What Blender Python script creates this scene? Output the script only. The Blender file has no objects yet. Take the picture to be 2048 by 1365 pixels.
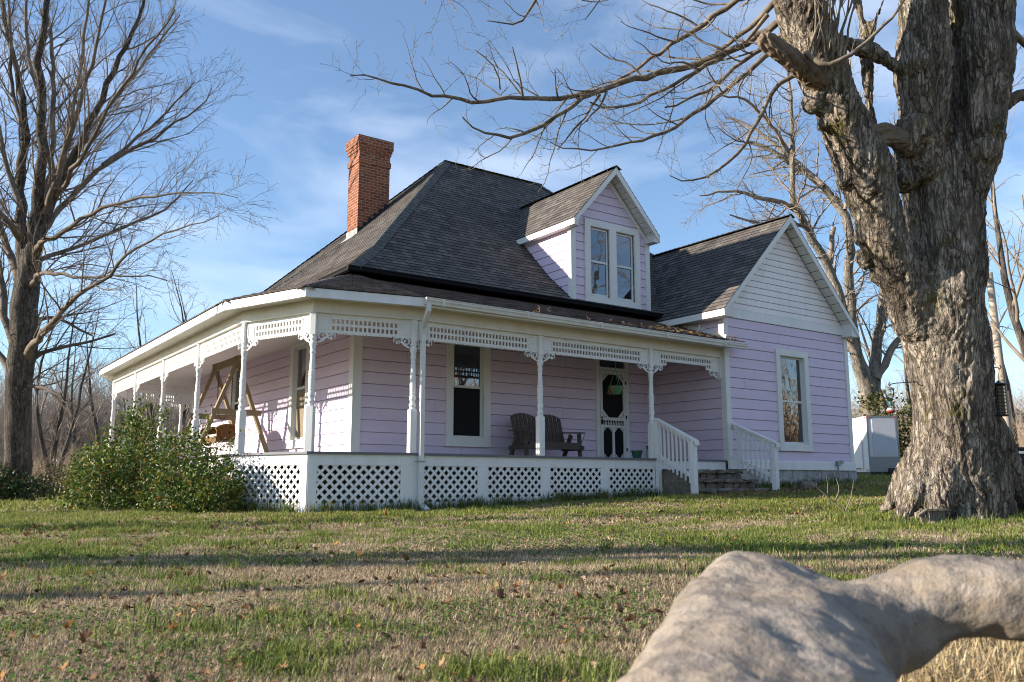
import bpy, bmesh, math, random
import numpy as np
from mathutils import Vector, Matrix, noise as mnoise

scene = bpy.context.scene
R = math.radians

# ------------------------------------------------------------------ camera
F_PX, PITCH, YAW = 1718.3, R(9.4), R(35.374)
CAM = np.array([-7.735, -14.094, -0.551])
cam_data = bpy.data.cameras.new("camera")
cam = bpy.data.objects.new("camera", cam_data)
scene.collection.objects.link(cam)
cam.location = CAM
cam.rotation_euler = (math.pi / 2 + PITCH, 0.0, -YAW)
cam_data.sensor_width = 36.0
cam_data.lens = 36.0 * F_PX / 2048.0
cam_data.clip_start = 0.05
cam_data.clip_end = 4000.0
cam_data.dof.use_dof = True
cam_data.dof.focus_distance = 17.0
cam_data.dof.aperture_fstop = 7.0
scene.camera = cam

# ------------------------------------------------------------------ sun and sky
SUN_AZ, SUN_EL = R(30.0), R(19.0)
SUN = Vector((-math.cos(SUN_AZ) * math.cos(SUN_EL), math.sin(SUN_AZ) * math.cos(SUN_EL), math.sin(SUN_EL)))
sun_data = bpy.data.lights.new("sun", "SUN")
sun_data.energy = 4.7
sun_data.angle = R(0.5)
sun_data.color = (1.0, 0.89, 0.75)
sun = bpy.data.objects.new("sun", sun_data)
sun.rotation_euler = SUN.to_track_quat('Z', 'Y').to_euler()
sun.location = (-30, 20, 30)
scene.collection.objects.link(sun)

world = bpy.data.worlds.new("World")
scene.world = world
world.use_nodes = True
wt = world.node_tree
wt.nodes.clear()
def wn(t, **k):
    n = wt.nodes.new(t)
    for a, b in k.items():
        setattr(n, a, b)
    return n
w_out = wn("ShaderNodeOutputWorld"); w_bg = wn("ShaderNodeBackground")
w_sky = wn("ShaderNodeTexSky", sky_type='NISHITA', sun_disc=False, sun_elevation=SUN_EL,
           sun_rotation=math.atan2(SUN.x, SUN.y), altitude=200.0, air_density=1.0, dust_density=0.3, ozone_density=3.2)
w_tc = wn("ShaderNodeTexCoord"); w_map = wn("ShaderNodeMapping")
w_map.inputs['Scale'].default_value = (1.2, 3.4, 6.0)
w_map.inputs['Rotation'].default_value = (R(8), R(-16), R(28))
w_n1 = wn("ShaderNodeTexNoise"); w_n1.inputs['Scale'].default_value = 1.5
w_n1.inputs['Detail'].default_value = 8.0; w_n1.inputs['Roughness'].default_value = 0.52; w_n1.inputs['Distortion'].default_value = 0.35
w_cr = wn("ShaderNodeValToRGB")
w_cr.color_ramp.elements[0].position = 0.47; w_cr.color_ramp.elements[0].color = (0, 0, 0, 1)
w_cr.color_ramp.elements[1].position = 0.85; w_cr.color_ramp.elements[1].color = (1, 1, 1, 1)
w_mul = wn("ShaderNodeMath", operation='MULTIPLY_ADD'); w_mul.inputs[1].default_value = 0.36; w_mul.inputs[2].default_value = 0.04
w_mix = wn("ShaderNodeMix", data_type='RGBA')
w_mix.inputs[7].default_value = (7.6, 7.9, 8.4, 1)
wt.links.new(w_tc.outputs['Generated'], w_map.inputs['Vector'])
wt.links.new(w_map.outputs[0], w_n1.inputs['Vector'])
wt.links.new(w_n1.outputs['Fac'], w_cr.inputs[0])
wt.links.new(w_cr.outputs[0], w_mul.inputs[0])
wt.links.new(w_mul.outputs[0], w_mix.inputs[0])
w_hs = wn("ShaderNodeHueSaturation"); w_hs.inputs['Saturation'].default_value = 1.06; w_hs.inputs['Value'].default_value = 0.95
wt.links.new(w_sky.outputs[0], w_hs.inputs['Color']); wt.links.new(w_hs.outputs[0], w_mix.inputs[6])
wt.links.new(w_mix.outputs[2], w_bg.inputs['Color'])
w_bg.inputs['Strength'].default_value = 0.10
wt.links.new(w_bg.outputs[0], w_out.inputs['Surface'])

scene.view_settings.view_transform = 'Standard'
scene.view_settings.look = 'None'
scene.view_settings.exposure = 1.25
scene.view_settings.gamma = 1.0
scene.view_settings.use_curve_mapping = False
scene.render.resolution_x, scene.render.resolution_y = 1024, 682
scene.cycles.max_bounces = 8
scene.cycles.transparent_max_bounces = 24
scene.cycles.use_denoising = True
scene.cycles.filter_width = 1.1

# ------------------------------------------------------------------ geometry helpers
_c, _s = math.cos(YAW), math.sin(YAW)
V_F = np.array([_s * math.cos(PITCH), _c * math.cos(PITCH), math.sin(PITCH)])
V_R = np.array([_c, -_s, 0.0])
V_U = np.array([-_s * math.sin(PITCH), -_c * math.sin(PITCH), math.cos(PITCH)])

def at(u, v, depth):
    """The point of the place a photograph pixel shows at a given distance."""
    return CAM + (V_F + V_R * (u - 1024) / F_PX - V_U * (v - 682.5) / F_PX) * depth

def ground(x, y):
    x = np.asarray(x, float); y = np.asarray(y, float)
    r = np.where(x > 0, 0.036 * (np.sqrt(x * x + 4.0) - 2.0) + 0.012 * x * np.exp(-x * x / 200.0), 0.012 * np.maximum(x, -14))
    r = np.minimum(r, 2.4)
    return -1.05 + r

def nrm(a):
    a = np.asarray(a, float)
    return a / max(np.linalg.norm(a), 1e-9)

class MB:
    """Collects shapes; build() links them as ONE mesh object."""
    def __init__(self):
        self.v = []; self.f = []; self.uv = []
    def add(self, verts, faces, uvs=None):
        b = len(self.v)
        self.v.extend([tuple(map(float, p)) for p in verts])
        for i, fc in enumerate(faces):
            self.f.append([b + k for k in fc])
            self.uv.append(uvs[i] if uvs else None)
        return self
    def box(self, x0, x1, y0, y1, z0, z1):
        x0, x1 = min(x0, x1), max(x0, x1); y0, y1 = min(y0, y1), max(y0, y1); z0, z1 = min(z0, z1), max(z0, z1)
        return self.add([(x0, y0, z0), (x1, y0, z0), (x1, y1, z0), (x0, y1, z0), (x0, y0, z1), (x1, y0, z1), (x1, y1, z1), (x0, y1, z1)],
                        [(0, 3, 2, 1), (4, 5, 6, 7), (0, 1, 5, 4), (1, 2, 6, 5), (2, 3, 7, 6), (3, 0, 4, 7)])
    def obox(self, c, ax, ay, az, hx, hy, hz):
        c, ax, ay, az = map(np.asarray, (c, ax, ay, az))
        P = [c + ax * sx * hx + ay * sy * hy + az * sz * hz for sz in (-1, 1) for sx, sy in ((-1, -1), (1, -1), (1, 1), (-1, 1))]
        return self.add(P, [(0, 3, 2, 1), (4, 5, 6, 7), (0, 1, 5, 4), (1, 2, 6, 5), (2, 3, 7, 6), (3, 0, 4, 7)])
    def beam(self, p, q, w, h, up=(0, 0, 1)):
        p, q = np.asarray(p, float), np.asarray(q, float)
        d = nrm(q - p); s = np.cross(d, up)
        if np.linalg.norm(s) < 1e-4: s = np.cross(d, (1, 0, 0))
        s = nrm(s); u = np.cross(s, d)
        return self.obox((p + q) / 2, d, s, u, np.linalg.norm(q - p) / 2, w / 2, h / 2)
    def prism(self, poly, o, u, v, n, t):
        """poly in (u, v) extruded from the plane at o by t along n."""
        o, u, v, n = map(lambda a: np.asarray(a, float), (o, u, v, n))
        A = [o + u * a + v * b for a, b in poly]; B = [p + n * t for p in A]; k = len(poly)
        return self.add(A + B, [list(range(k))[::-1], list(range(k, 2 * k))] + [(i, (i + 1) % k, k + (i + 1) % k, k + i) for i in range(k)])
    def tube(self, pts, rad, n=8, cap=True):
        pts = np.asarray(pts, float); k = len(pts)
        if np.isscalar(rad): rad = [rad] * k
        T = np.gradient(pts, axis=0)
        ref = None; V = []
        for i in range(k):
            t = nrm(T[i])
            if ref is None:
                ref = np.cross(t, (0, 0, 1) if abs(t[2]) < .9 else (1, 0, 0))
            ref = nrm(ref - t * (ref @ t)); b = np.cross(t, ref)
            for j in range(n):
                a = 2 * math.pi * j / n
                V.append(pts[i] + (ref * math.cos(a) + b * math.sin(a)) * rad[i])
        Fc = [(i * n + j, i * n + (j + 1) % n, (i + 1) * n + (j + 1) % n, (i + 1) * n + j) for i in range(k - 1) for j in range(n)]
        if cap: Fc += [list(range(n))[::-1], [(k - 1) * n + j for j in range(n)]]
        return self.add(V, Fc)
    def lathe(self, prof, c=(0, 0, 0), n=20):
        V = []; k = len(prof)
        for z, r in prof:
            for j in range(n):
                a = 2 * math.pi * (j + .5) / n
                V.append((c[0] + r * math.cos(a), c[1] + r * math.sin(a), c[2] + z))
        Fc = [(i * n + j, i * n + (j + 1) % n, (i + 1) * n + (j + 1) % n, (i + 1) * n + j) for i in range(k - 1) for j in range(n)]
        Fc += [list(range(n))[::-1], [(k - 1) * n + j for j in range(n)]]
        return self.add(V, Fc)
    def ball(self, c, rx, ry=None, rz=None, n=10, m=7):
        ry = ry or rx; rz = rz or rx
        V = [(c[0], c[1], c[2] - rz)]
        for i in range(1, m):
            ph = -math.pi / 2 + math.pi * i / m
            for j in range(n):
                a = 2 * math.pi * j / n
                V.append((c[0] + rx * math.cos(ph) * math.cos(a), c[1] + ry * math.cos(ph) * math.sin(a), c[2] + rz * math.sin(ph)))
        V.append((c[0], c[1], c[2] + rz)); L = len(V) - 1
        Fc = [(0, 1 + (j + 1) % n, 1 + j) for j in range(n)]
        for i in range(m - 2):
            for j in range(n):
                a = 1 + i * n
                Fc.append((a + j, a + (j + 1) % n, a + n + (j + 1) % n, a + n + j))
        a = 1 + (m - 2) * n
        Fc += [(a + j, a + (j + 1) % n, L) for j in range(n)]
        return self.add(V, Fc)
    def plate(self, us, vs, mask, o, u, v, n, t):
        """A sheet with real holes: cells of the grid us x vs where mask is True, t thick along n."""
        o, u, v, n = map(lambda a: np.asarray(a, float), (o, u, v, n))
        nu, nv = len(us) - 1, len(vs) - 1; idx = {}; V = []; Fc = []
        def g(i, j, k):
            if (i, j, k) not in idx:
                idx[(i, j, k)] = len(V); V.append(o + u * us[i] + v * vs[j] + n * (t * k))
            return idx[(i, j, k)]
        for j in range(nv):
            for i in range(nu):
                if not mask[j][i]: continue
                Fc.append((g(i, j, 1), g(i + 1, j, 1), g(i + 1, j + 1, 1), g(i, j + 1, 1)))
                Fc.append((g(i, j, 0), g(i, j + 1, 0), g(i + 1, j + 1, 0), g(i + 1, j, 0)))
                for (di, dj, a, b) in ((-1, 0, (i, j), (i, j + 1)), (1, 0, (i + 1, j + 1), (i + 1, j)), (0, -1, (i + 1, j), (i, j)), (0, 1, (i, j + 1), (i + 1, j + 1))):
                    ii, jj = i + di, j + dj
                    if not (0 <= ii < nu and 0 <= jj < nv and mask[jj][ii]):
                        Fc.append((g(*a, 0), g(*a, 1), g(*b, 1), g(*b, 0)))
        return self.add(V, Fc)
    def mesh(self, name):
        me = bpy.data.meshes.new(name)
        me.from_pydata(self.v, [], self.f)
        uvl = me.uv_layers.new(name="UVMap")
        co = np.array(self.v, float)
        data = np.zeros((len(me.loops), 2), np.float32); li = 0
        for fc, uv in zip(self.f, self.uv):
            k = len(fc)
            if uv is not None:
                data[li:li + k] = uv
            else:
                p = co[fc]; nn = np.cross(p[1] - p[0], p[2] - p[0])
                if k > 3: nn = nn + np.cross(p[2] - p[0], p[3] - p[0])
                ax = int(np.argmax(np.abs(nn)))
                data[li:li + k] = p[:, [[1, 2], [0, 2], [0, 1]][ax]]
            li += k
        uvl.data.foreach_set("uv", data.ravel())
        me.update()
        return me
    def build(self, name, mat, parent=None, smooth=False, fix=False):
        me = self.mesh(name)
        if fix:
            bm = bmesh.new(); bm.from_mesh(me); bmesh.ops.recalc_face_normals(bm, faces=bm.faces); bm.to_mesh(me); bm.free()
        return link(name, me, mat, parent, smooth)

def link(name, me, mat, parent=None, smooth=False):
    o = bpy.data.objects.new(name, me)
    scene.collection.objects.link(o)
    if mat and not me.materials: me.materials.append(mat)
    if smooth: me.polygons.foreach_set("use_smooth", np.ones(len(me.polygons), bool))
    if parent:
        o.parent = parent
        o.matrix_parent_inverse = root_world(parent).inverted()
    return o

def root_world(o):
    m = o.matrix_basis.copy()
    if o.parent: m = root_world(o.parent) @ o.matrix_parent_inverse @ m
    return m

def empty(name, loc=(0, 0, 0)):
    o = bpy.data.objects.new(name, None); scene.collection.objects.link(o)
    o.location = loc; o.empty_display_size = 0.3
    return o

def tag(o, label=None, cat=None, group=None, kind=None):
    if label: o["label"] = label
    if cat: o["category"] = cat
    if group: o["group"] = group
    if kind: o["kind"] = kind
    return o

def place(o, loc, rz=0.0):
    o.location = loc; o.rotation_euler = (0, 0, rz); return o

def copy_tree(o, parent=None):
    c = o.copy(); scene.collection.objects.link(c)
    if parent: c.parent = parent
    for ch in [k for k in o.children]:
        copy_tree(ch, c)
    return c

def fast_mesh(name, V, quads=None, tris=None, cols=None):
    """Big meshes from arrays; cols is one colour per vertex."""
    me = bpy.data.meshes.new(name)
    V = np.asarray(V, np.float32)
    nq = 0 if quads is None else len(quads); nt = 0 if tris is None else len(tris)
    loops = np.concatenate([np.asarray(a, np.int32).ravel() for a in (quads, tris) if a is not None and len(a)])
    starts = np.concatenate([np.arange(nq) * 4, nq * 4 + np.arange(nt) * 3]).astype(np.int32)
    me.vertices.add(len(V)); me.vertices.foreach_set("co", V.ravel())
    me.loops.add(len(loops)); me.loops.foreach_set("vertex_index", loops)
    me.polygons.add(nq + nt); me.polygons.foreach_set("loop_start", starts)
    if cols is not None:
        at_ = me.color_attributes.new("tint", 'FLOAT_COLOR', 'POINT')
        c4 = np.ones((len(V), 4), np.float32); c4[:, :3] = cols
        at_.data.foreach_set("color", c4.ravel())
    me.update(calc_edges=True); me.validate()
    return me

def vnoise(x, y, seed=0):
    """Smooth value noise on arrays, 0..1."""
    x = np.asarray(x, float) + 1000.0; y = np.asarray(y, float) + 1000.0
    xi = np.floor(x).astype(np.int64); yi = np.floor(y).astype(np.int64)
    fx = x - xi; fy = y - yi
    fx = fx * fx * (3 - 2 * fx); fy = fy * fy * (3 - 2 * fy)
    def h(a, b):
        n = (a * 374761393 + b * 668265263 + seed * 144665) & 0xffffffff
        n = ((n ^ (n >> 13)) * 1274126177) & 0xffffffff
        return ((n ^ (n >> 16)) & 0xffff) / 65535.0
    return (h(xi, yi) * (1 - fx) + h(xi + 1, yi) * fx) * (1 - fy) + (h(xi, yi + 1) * (1 - fx) + h(xi + 1, yi + 1) * fx) * fy

def fbm(x, y, seed=0, o=4):
    s = 0; a = .5; t = 0
    for k in range(o):
        s = s + a * vnoise(np.asarray(x) * 2 ** k, np.asarray(y) * 2 ** k, seed + k); t += a; a *= .5
    return s / t
# ------------------------------------------------------------------ materials
class NT:
    def __init__(self, name):
        self.m = bpy.data.materials.new(name); self.m.use_nodes = True
        self.t = self.m.node_tree; self.t.nodes.clear()
        self.out = self.n("ShaderNodeOutputMaterial"); self.b = self.n("ShaderNodeBsdfPrincipled")
        self.l(self.b.outputs[0], self.out.inputs[0])
    def n(self, ty, ins=None, **k):
        nd = self.t.nodes.new(ty)
        for a, b in k.items(): setattr(nd, a, b)
        for a, b in (ins or {}).items(): nd.inputs[a].default_value = b
        return nd
    def l(self, a, b): self.t.links.new(a, b)
    def coord(self, kind='Object', scale=(1, 1, 1)):
        tc = self.n("ShaderNodeTexCoord"); mp = self.n("ShaderNodeMapping", {'Scale': scale})
        self.l(tc.outputs[kind], mp.inputs[0]); return mp.outputs[0]
    def noise(self, vec, scale=5, detail=4, rough=.55, dist=0.0):
        nd = self.n("ShaderNodeTexNoise", {'Scale': scale, 'Detail': detail, 'Roughness': rough, 'Distortion': dist})
        self.l(vec, nd.inputs['Vector']); return nd.outputs['Fac']
    def ramp(self, fac, stops):
        r = self.n("ShaderNodeValToRGB"); e = r.color_ramp.elements
        while len(e) < len(stops): e.new(.5)
        for el, (p, c) in zip(e, stops):
            el.position = p; el.color = (*c, 1) if len(c) == 3 else c
        self.l(fac, r.inputs[0]); return r.outputs[0]
    def mix(self, fac, a, b, mode='MIX'):
        m = self.n("ShaderNodeMix", data_type='RGBA', blend_type=mode)
        for sock, val in ((m.inputs[0], fac), (m.inputs[6], a), (m.inputs[7], b)):
            if isinstance(val, (int, float)): sock.default_value = val
            elif isinstance(val, tuple): sock.default_value = (*val, 1)
            else: self.l(val, sock)
        return m.outputs[2]
    def math(self, op, a, b=None):
        m = self.n("ShaderNodeMath", operation=op)
        for sock, val in zip(m.inputs, (a, b)):
            if val is None: continue
            if isinstance(val, (int, float)): sock.default_value = val
            else: self.l(val, sock)
        return m.outputs[0]
    def bump(self, h, strength=.3, dist=.01, prev=None):
        b = self.n("ShaderNodeBump", {'Strength': strength, 'Distance': dist}); self.l(h, b.inputs['Height'])
        if prev: self.l(prev, b.inputs['Normal'])
        return b.outputs[0]
    def fin(self, col=None, rough=.6, normal=None, spec=.3, metal=0.0):
        if col is not None:
            if isinstance(col, tuple): self.b.inputs['Base Color'].default_value = (*col, 1)
            else: self.l(col, self.b.inputs['Base Color'])
        if isinstance(rough, (int, float)): self.b.inputs['Roughness'].default_value = rough
        else: self.l(rough, self.b.inputs['Roughness'])
        self.b.inputs['Specular IOR Level'].default_value = spec
        self.b.inputs['Metallic'].default_value = metal
        if normal: self.l(normal, self.b.inputs['Normal'])
        return self.m

M = {}
def m_paint(name, col, dirt, amt=.35, streak=True, rough=.5):
    t = NT(name); v = t.coord('Object', (1, 1, .25 if streak else 1))
    n1 = t.noise(v, 3.0, 6, .65); n2 = t.noise(t.coord('Object'), 26, 3, .6)
    f = t.ramp(n1, [(.42, (0, 0, 0)), (.78, (1, 1, 1))])
    f2 = t.math('MULTIPLY', f, amt)
    c = t.mix(f2, col, dirt)
    c = t.mix(t.math('MULTIPLY', t.ramp(n2, [(.55, (0, 0, 0)), (.72, (1, 1, 1))]), amt * .5), c, dirt)
    return t.fin(c, rough, t.bump(n2, .12, .004), .35)
M['white'] = m_paint('white_paint', (.79, .785, .77), (.50, .48, .42), .35)
M['trim'] = m_paint('white_trim_paint', (.73, .72, .69), (.5, .47, .38), .3)
M['beam'] = m_paint('stained_beam_paint', (.76, .735, .68), (.56, .50, .37), .5)
M['gutter'] = m_paint('gutter_paint', (.70, .685, .63), (.47, .45, .37), .5)
M['ceil'] = m_paint('porch_ceiling_paint', (.70, .67, .60), (.5, .46, .38), .3)
M['shingle_white'] = m_paint('white_shingle_paint', (.85, .80, .78), (.62, .56, .49), .45)

def m_siding(name, along):
    t = NT(name)
    sc = (.35, .35, 4.0)
    n1 = t.noise(t.coord('Object', sc), 2.2, 5, .6)
    n2 = t.noise(t.coord('Object', (1.2, 1.2, 60)), 4, 3, .6)
    n3 = t.noise(t.coord('Object', (1, 1, 1)), .9, 3, .6)
    c = t.mix(t.ramp(n1, [(.3, (0, 0, 0)), (.7, (1, 1, 1))]), (.64, .53, .655), (.70, .58, .695))
    c = t.mix(t.math('MULTIPLY', t.ramp(n3, [(.5, (0, 0, 0)), (.8, (1, 1, 1))]), .4), c, (.62, .51, .585))
    return t.fin(c, .55, t.bump(n2, .1, .004), .3)
M['siding'] = m_siding('lilac_siding', 0)

def m_shingles(name, c1, c2, c3, row=.15):
    t = NT(name); uv = t.coord('UV')
    br = t.n("ShaderNodeTexBrick", {'Color1': (0, 0, 0, 1), 'Color2': (1, 1, 1, 1), 'Mortar': (.5, .5, .5, 1), 'Scale': 1.0, 'Mortar Size': .006,
                                    'Mortar Smooth': .2, 'Bias': 0.0, 'Brick Width': .27, 'Row Height': row}, offset=.37, offset_frequency=2, squash=.7, squash_frequency=3)
    t.l(uv, br.inputs['Vector'])
    n1 = t.noise(uv, .55, 5, .62); n2 = t.noise(uv, 60, 3, .7)
    c = t.mix(br.outputs['Color'], c1, c2)
    c = t.mix(t.ramp(n1, [(.42, (0, 0, 0)), (.68, (1, 1, 1))]), c, c3)
    c = t.mix(t.math('MULTIPLY', n2, .5), c, (.02, .02, .022))
    c = t.mix(br.outputs['Fac'], c, (.012, .012, .014))
    h = t.math('ADD', t.math('MULTIPLY', br.outputs['Color'], .6), t.math('MULTIPLY', n2, .5))
    return t.fin(c, .88, t.bump(h, .55, .012), .2)
M['shingle'] = m_shingles('asphalt_shingles', (.085, .076, .070), (.225, .20, .178), (.125, .108, .098))
M['shingle_porch'] = m_shingles('worn_porch_shingles', (.075, .062, .06), (.25, .20, .18), (.15, .115, .105))
t = NT('ridge_cap_shingle'); n = t.noise(t.coord('Object'), 9, 4, .6)
M['cap'] = t.fin(t.ramp(n, [(.3, (.062, .064, .062)), (.7, (.145, .142, .132))]), .85, t.bump(t.noise(t.coord('Object'), 70), .4, .01), .2)

def m_brick():
    t = NT('chimney_brick'); uv = t.coord('UV')
    br = t.n("ShaderNodeTexBrick", {'Color1': (.0, .0, .0, 1), 'Color2': (1, 1, 1, 1), 'Mortar': (.5, .5, .5, 1), 'Scale': 1.0, 'Mortar Size': .011,
                                    'Mortar Smooth': .3, 'Bias': 0.0, 'Brick Width': .235, 'Row Height': .082})
    w = t.noise(uv, 14, 2, .5); 
    vm = t.n("ShaderNodeMix", data_type='RGBA', blend_type='ADD'); vm.inputs[0].default_value = .012
    t.l(uv, vm.inputs[6]); nd = t.n("ShaderNodeTexNoise", {'Scale': 9.0}); t.l(uv, nd.inputs['Vector']); t.l(nd.outputs['Color'], vm.inputs[7])
    t.l(vm.outputs[2], br.inputs['Vector'])
    n1 = t.noise(uv, 2.3, 6, .7); n2 = t.noise(uv, 30, 4, .6)
    c = t.mix(br.outputs['Color'], (.19, .046, .024), (.34, .10, .048))
    c = t.mix(t.math('MULTIPLY', t.ramp(n1, [(.45, (0, 0, 0)), (.75, (1, 1, 1))]), .75), c, (.10, .055, .028))
    c = t.mix(br.outputs['Fac'], c, t.mix(n2, (.30, .22, .15), (.45, .35, .27)))
    c = t.mix(t.math('MULTIPLY', t.ramp(n2, [(.62, (0, 0, 0)), (.7, (1, 1, 1))]), .6), c, (.52, .36, .28))
    h = t.math('SUBTRACT', t.math('MULTIPLY', n2, .5), br.outputs['Fac'])
    return t.fin(c, .9, t.bump(h, .9, .02), .2)
M['brick'] = m_brick()

def m_wood(name, a, b, grain=(1, 1, 14), rough=.8, scale=4):
    t = NT(name); n1 = t.noise(t.coord('UV', (grain[2], 1.2, 1)), scale, 6, .65, .4); n2 = t.noise(t.coord('Object'), 2.4, 3)
    c = t.mix(n1, a, b); c = t.mix(t.math('MULTIPLY', n2, .5), c, tuple(x * .55 for x in a))
    return t.fin(c, rough, t.bump(n1, .5, .006), .25)
M['swing_wood'] = m_wood('weathered_treated_wood', (.20, .15, .085), (.40, .32, .20))
M['bench_wood'] = m_wood('dark_weathered_wood', (.048, .038, .031), (.165, .132, .108))
M['pole_wood'] = m_wood('utility_pole_wood', (.33, .27, .21), (.50, .43, .35))
M['broken_wood'] = m_wood('torn_rotten_wood', (.075, .05, .035), (.36, .275, .205), scale=7)
M['door_wood'] = m_wood('aged_stick_wood', (.11, .09, .075), (.27, .23, .19))

def m_plain(name, col, rough=.5, spec=.4, metal=0., var=.25, sc=8, bump=.1):
    t = NT(name); n = t.noise(t.coord('Object'), sc, 4, .6)
    c = t.mix(t.math('MULTIPLY', n, var * 2), col, tuple(x * .5 for x in col))
    return t.fin(c, rough, t.bump(n, bump, .01), spec, metal)
M['deck'] = m_plain('grey_deck_paint', (.16, .165, .19), .6)
M['dark'] = m_plain('dark_bronze_gutter', (.012, .012, .014), .75, .12)
M['flash'] = m_plain('black_flashing', (.014, .015, .022), .55)
M['lead'] = m_plain('lead_flashing', (.42, .42, .40), .6)
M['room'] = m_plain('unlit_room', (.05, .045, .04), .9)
M['curtain'] = m_plain('pale_curtain', (.36, .36, .32), .9)
M['screen_sunlit'] = m_plain('sunlit_insect_screen', (.22, .18, .125), .9)  # insect screen in the sun: the sunlight is put into the tan colour
M['screen'] = m_plain('insect_screen', (.013, .013, .015), .6, .12)
M['vinyl'] = m_plain('white_vinyl', (.76, .75, .72), .4, .45)
M['green'] = m_plain('green_plastic', (.012, .10, .05), .4, .5)
M['green2'] = m_plain('faded_green_plastic', (.06, .21, .10), .5, .4)
M['black'] = m_plain('black_metal', (.012, .012, .012), .45, .5)
M['chain'] = m_plain('rusty_chain', (.07, .045, .03), .6, .4, .6)
M['teal'] = m_plain('teal_print', (.10, .32, .27), .4, .5)
M['dead'] = m_plain('dead_foliage', (.30, .19, .085), .9)
M['red'] = m_plain('red_plastic', (.25, .025, .015), .35, .5)
M['orange'] = m_plain('orange_lens', (.7, .1, .02), .3, .5)
M['grey'] = m_plain('grey_metal', (.30, .32, .33), .45, .5, .6)
M['soil'] = m_plain('bare_soil', (.10, .07, .045), .95, .1)
M['alum'] = m_plain('white_trailer_skin', (.72, .71, .70), .35, .5, 0, .08, 2, .03)
M['alum2'] = m_plain('pale_trailer_panel', (.62, .64, .68), .4, .5, 0, .2, 3)
M['farwhite'] = m_plain('distant_white_wall', (.62, .60, .55), .8)
M['farroof'] = m_plain('distant_roof', (.20, .19, .18), .9)
M['bin'] = m_plain('dark_bin_plastic', (.014, .016, .02), .5, .4)

def m_wicker():
    t = NT('brown_wicker'); uv = t.coord('UV', (1, 1, 1))
    w1 = t.n("ShaderNodeTexWave", {'Scale': 11.0, 'Distortion': 1.5, 'Detail': 2.0}, wave_type='BANDS', bands_direction='X'); t.l(uv, w1.inputs[0])
    w2 = t.n("ShaderNodeTexWave", {'Scale': 16.0, 'Distortion': 1.5, 'Detail': 2.0}, wave_type='BANDS', bands_direction='Y'); t.l(uv, w2.inputs[0])
    h = t.math('MULTIPLY', w1.outputs['Fac'], w2.outputs['Fac'])
    return t.fin(t.ramp(h, [(.03, (.10, .04, .014)), (.4, (.62, .30, .095))]), .6, t.bump(h, 1.0, .02), .3)
M['wicker'] = m_wicker()

def m_stonework(name, a, b, c, sc=3.0, bump=1.0):
    t = NT(name); v = t.coord('Object')
    n1 = t.noise(v, sc, 8, .68); n2 = t.noise(v, sc * 7, 6, .7); n3 = t.noise(v, sc * .5, 3)
    col = t.ramp(n1, [(.3, a), (.5, b), (.72, c)])
    col = t.mix(t.math('MULTIPLY', t.ramp(n2, [(.3, (1, 1, 1)), (.48, (0, 0, 0))]), .75), col, tuple(x * .3 for x in a))
    col = t.mix(t.math('MULTIPLY', n3, .35), col, (.13, .115, .08))
    return t.fin(col, .92, t.bump(t.math('ADD', n1, t.math('MULTIPLY', n2, .5)), bump, .03), .2)
M['steps'] = m_stonework('step_stone', (.09, .076, .06), (.20, .17, .14), (.32, .285, .25))
M['found'] = m_stonework('whitewashed_block', (.22, .22, .215), (.46, .46, .45), (.60, .59, .57), 2.2)

def m_boulder():
    t = NT('bleached_limestone'); v = t.coord('Object')
    n1 = t.noise(v, 4.5, 9, .68, .8); n2 = t.noise(v, 26, 6, .7); n3 = t.noise(t.coord('Object', (1, 1, 2.6)), 9, 6, .65, 1.5)
    n4 = t.noise(v, 60, 4, .7)
    c = t.ramp(n1, [(.32, (.11, .093, .078)), (.48, (.26, .218, .176)), (.74, (.40, .35, .295))])
    c = t.mix(t.math('MULTIPLY', t.ramp(n3, [(.45, (0, 0, 0)), (.66, (1, 1, 1))]), .55), c, (.25, .19, .125))
    c = t.mix(t.math('MULTIPLY', t.ramp(n2, [(.50, (0, 0, 0)), (.62, (1, 1, 1))]), .65), c, (.12, .11, .105))
    c = t.mix(t.ramp(n4, [(.66, (0, 0, 0)), (.74, (1, 1, 1))]), c, (.47, .44, .40))
    h = t.math('ADD', n1, t.math('MULTIPLY', n2, .55))
    return t.fin(c, .85, t.bump(t.math('ADD', h, t.math('MULTIPLY', n4, .3)), .7, .02), .25)
M['boulder'] = m_boulder()

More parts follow.
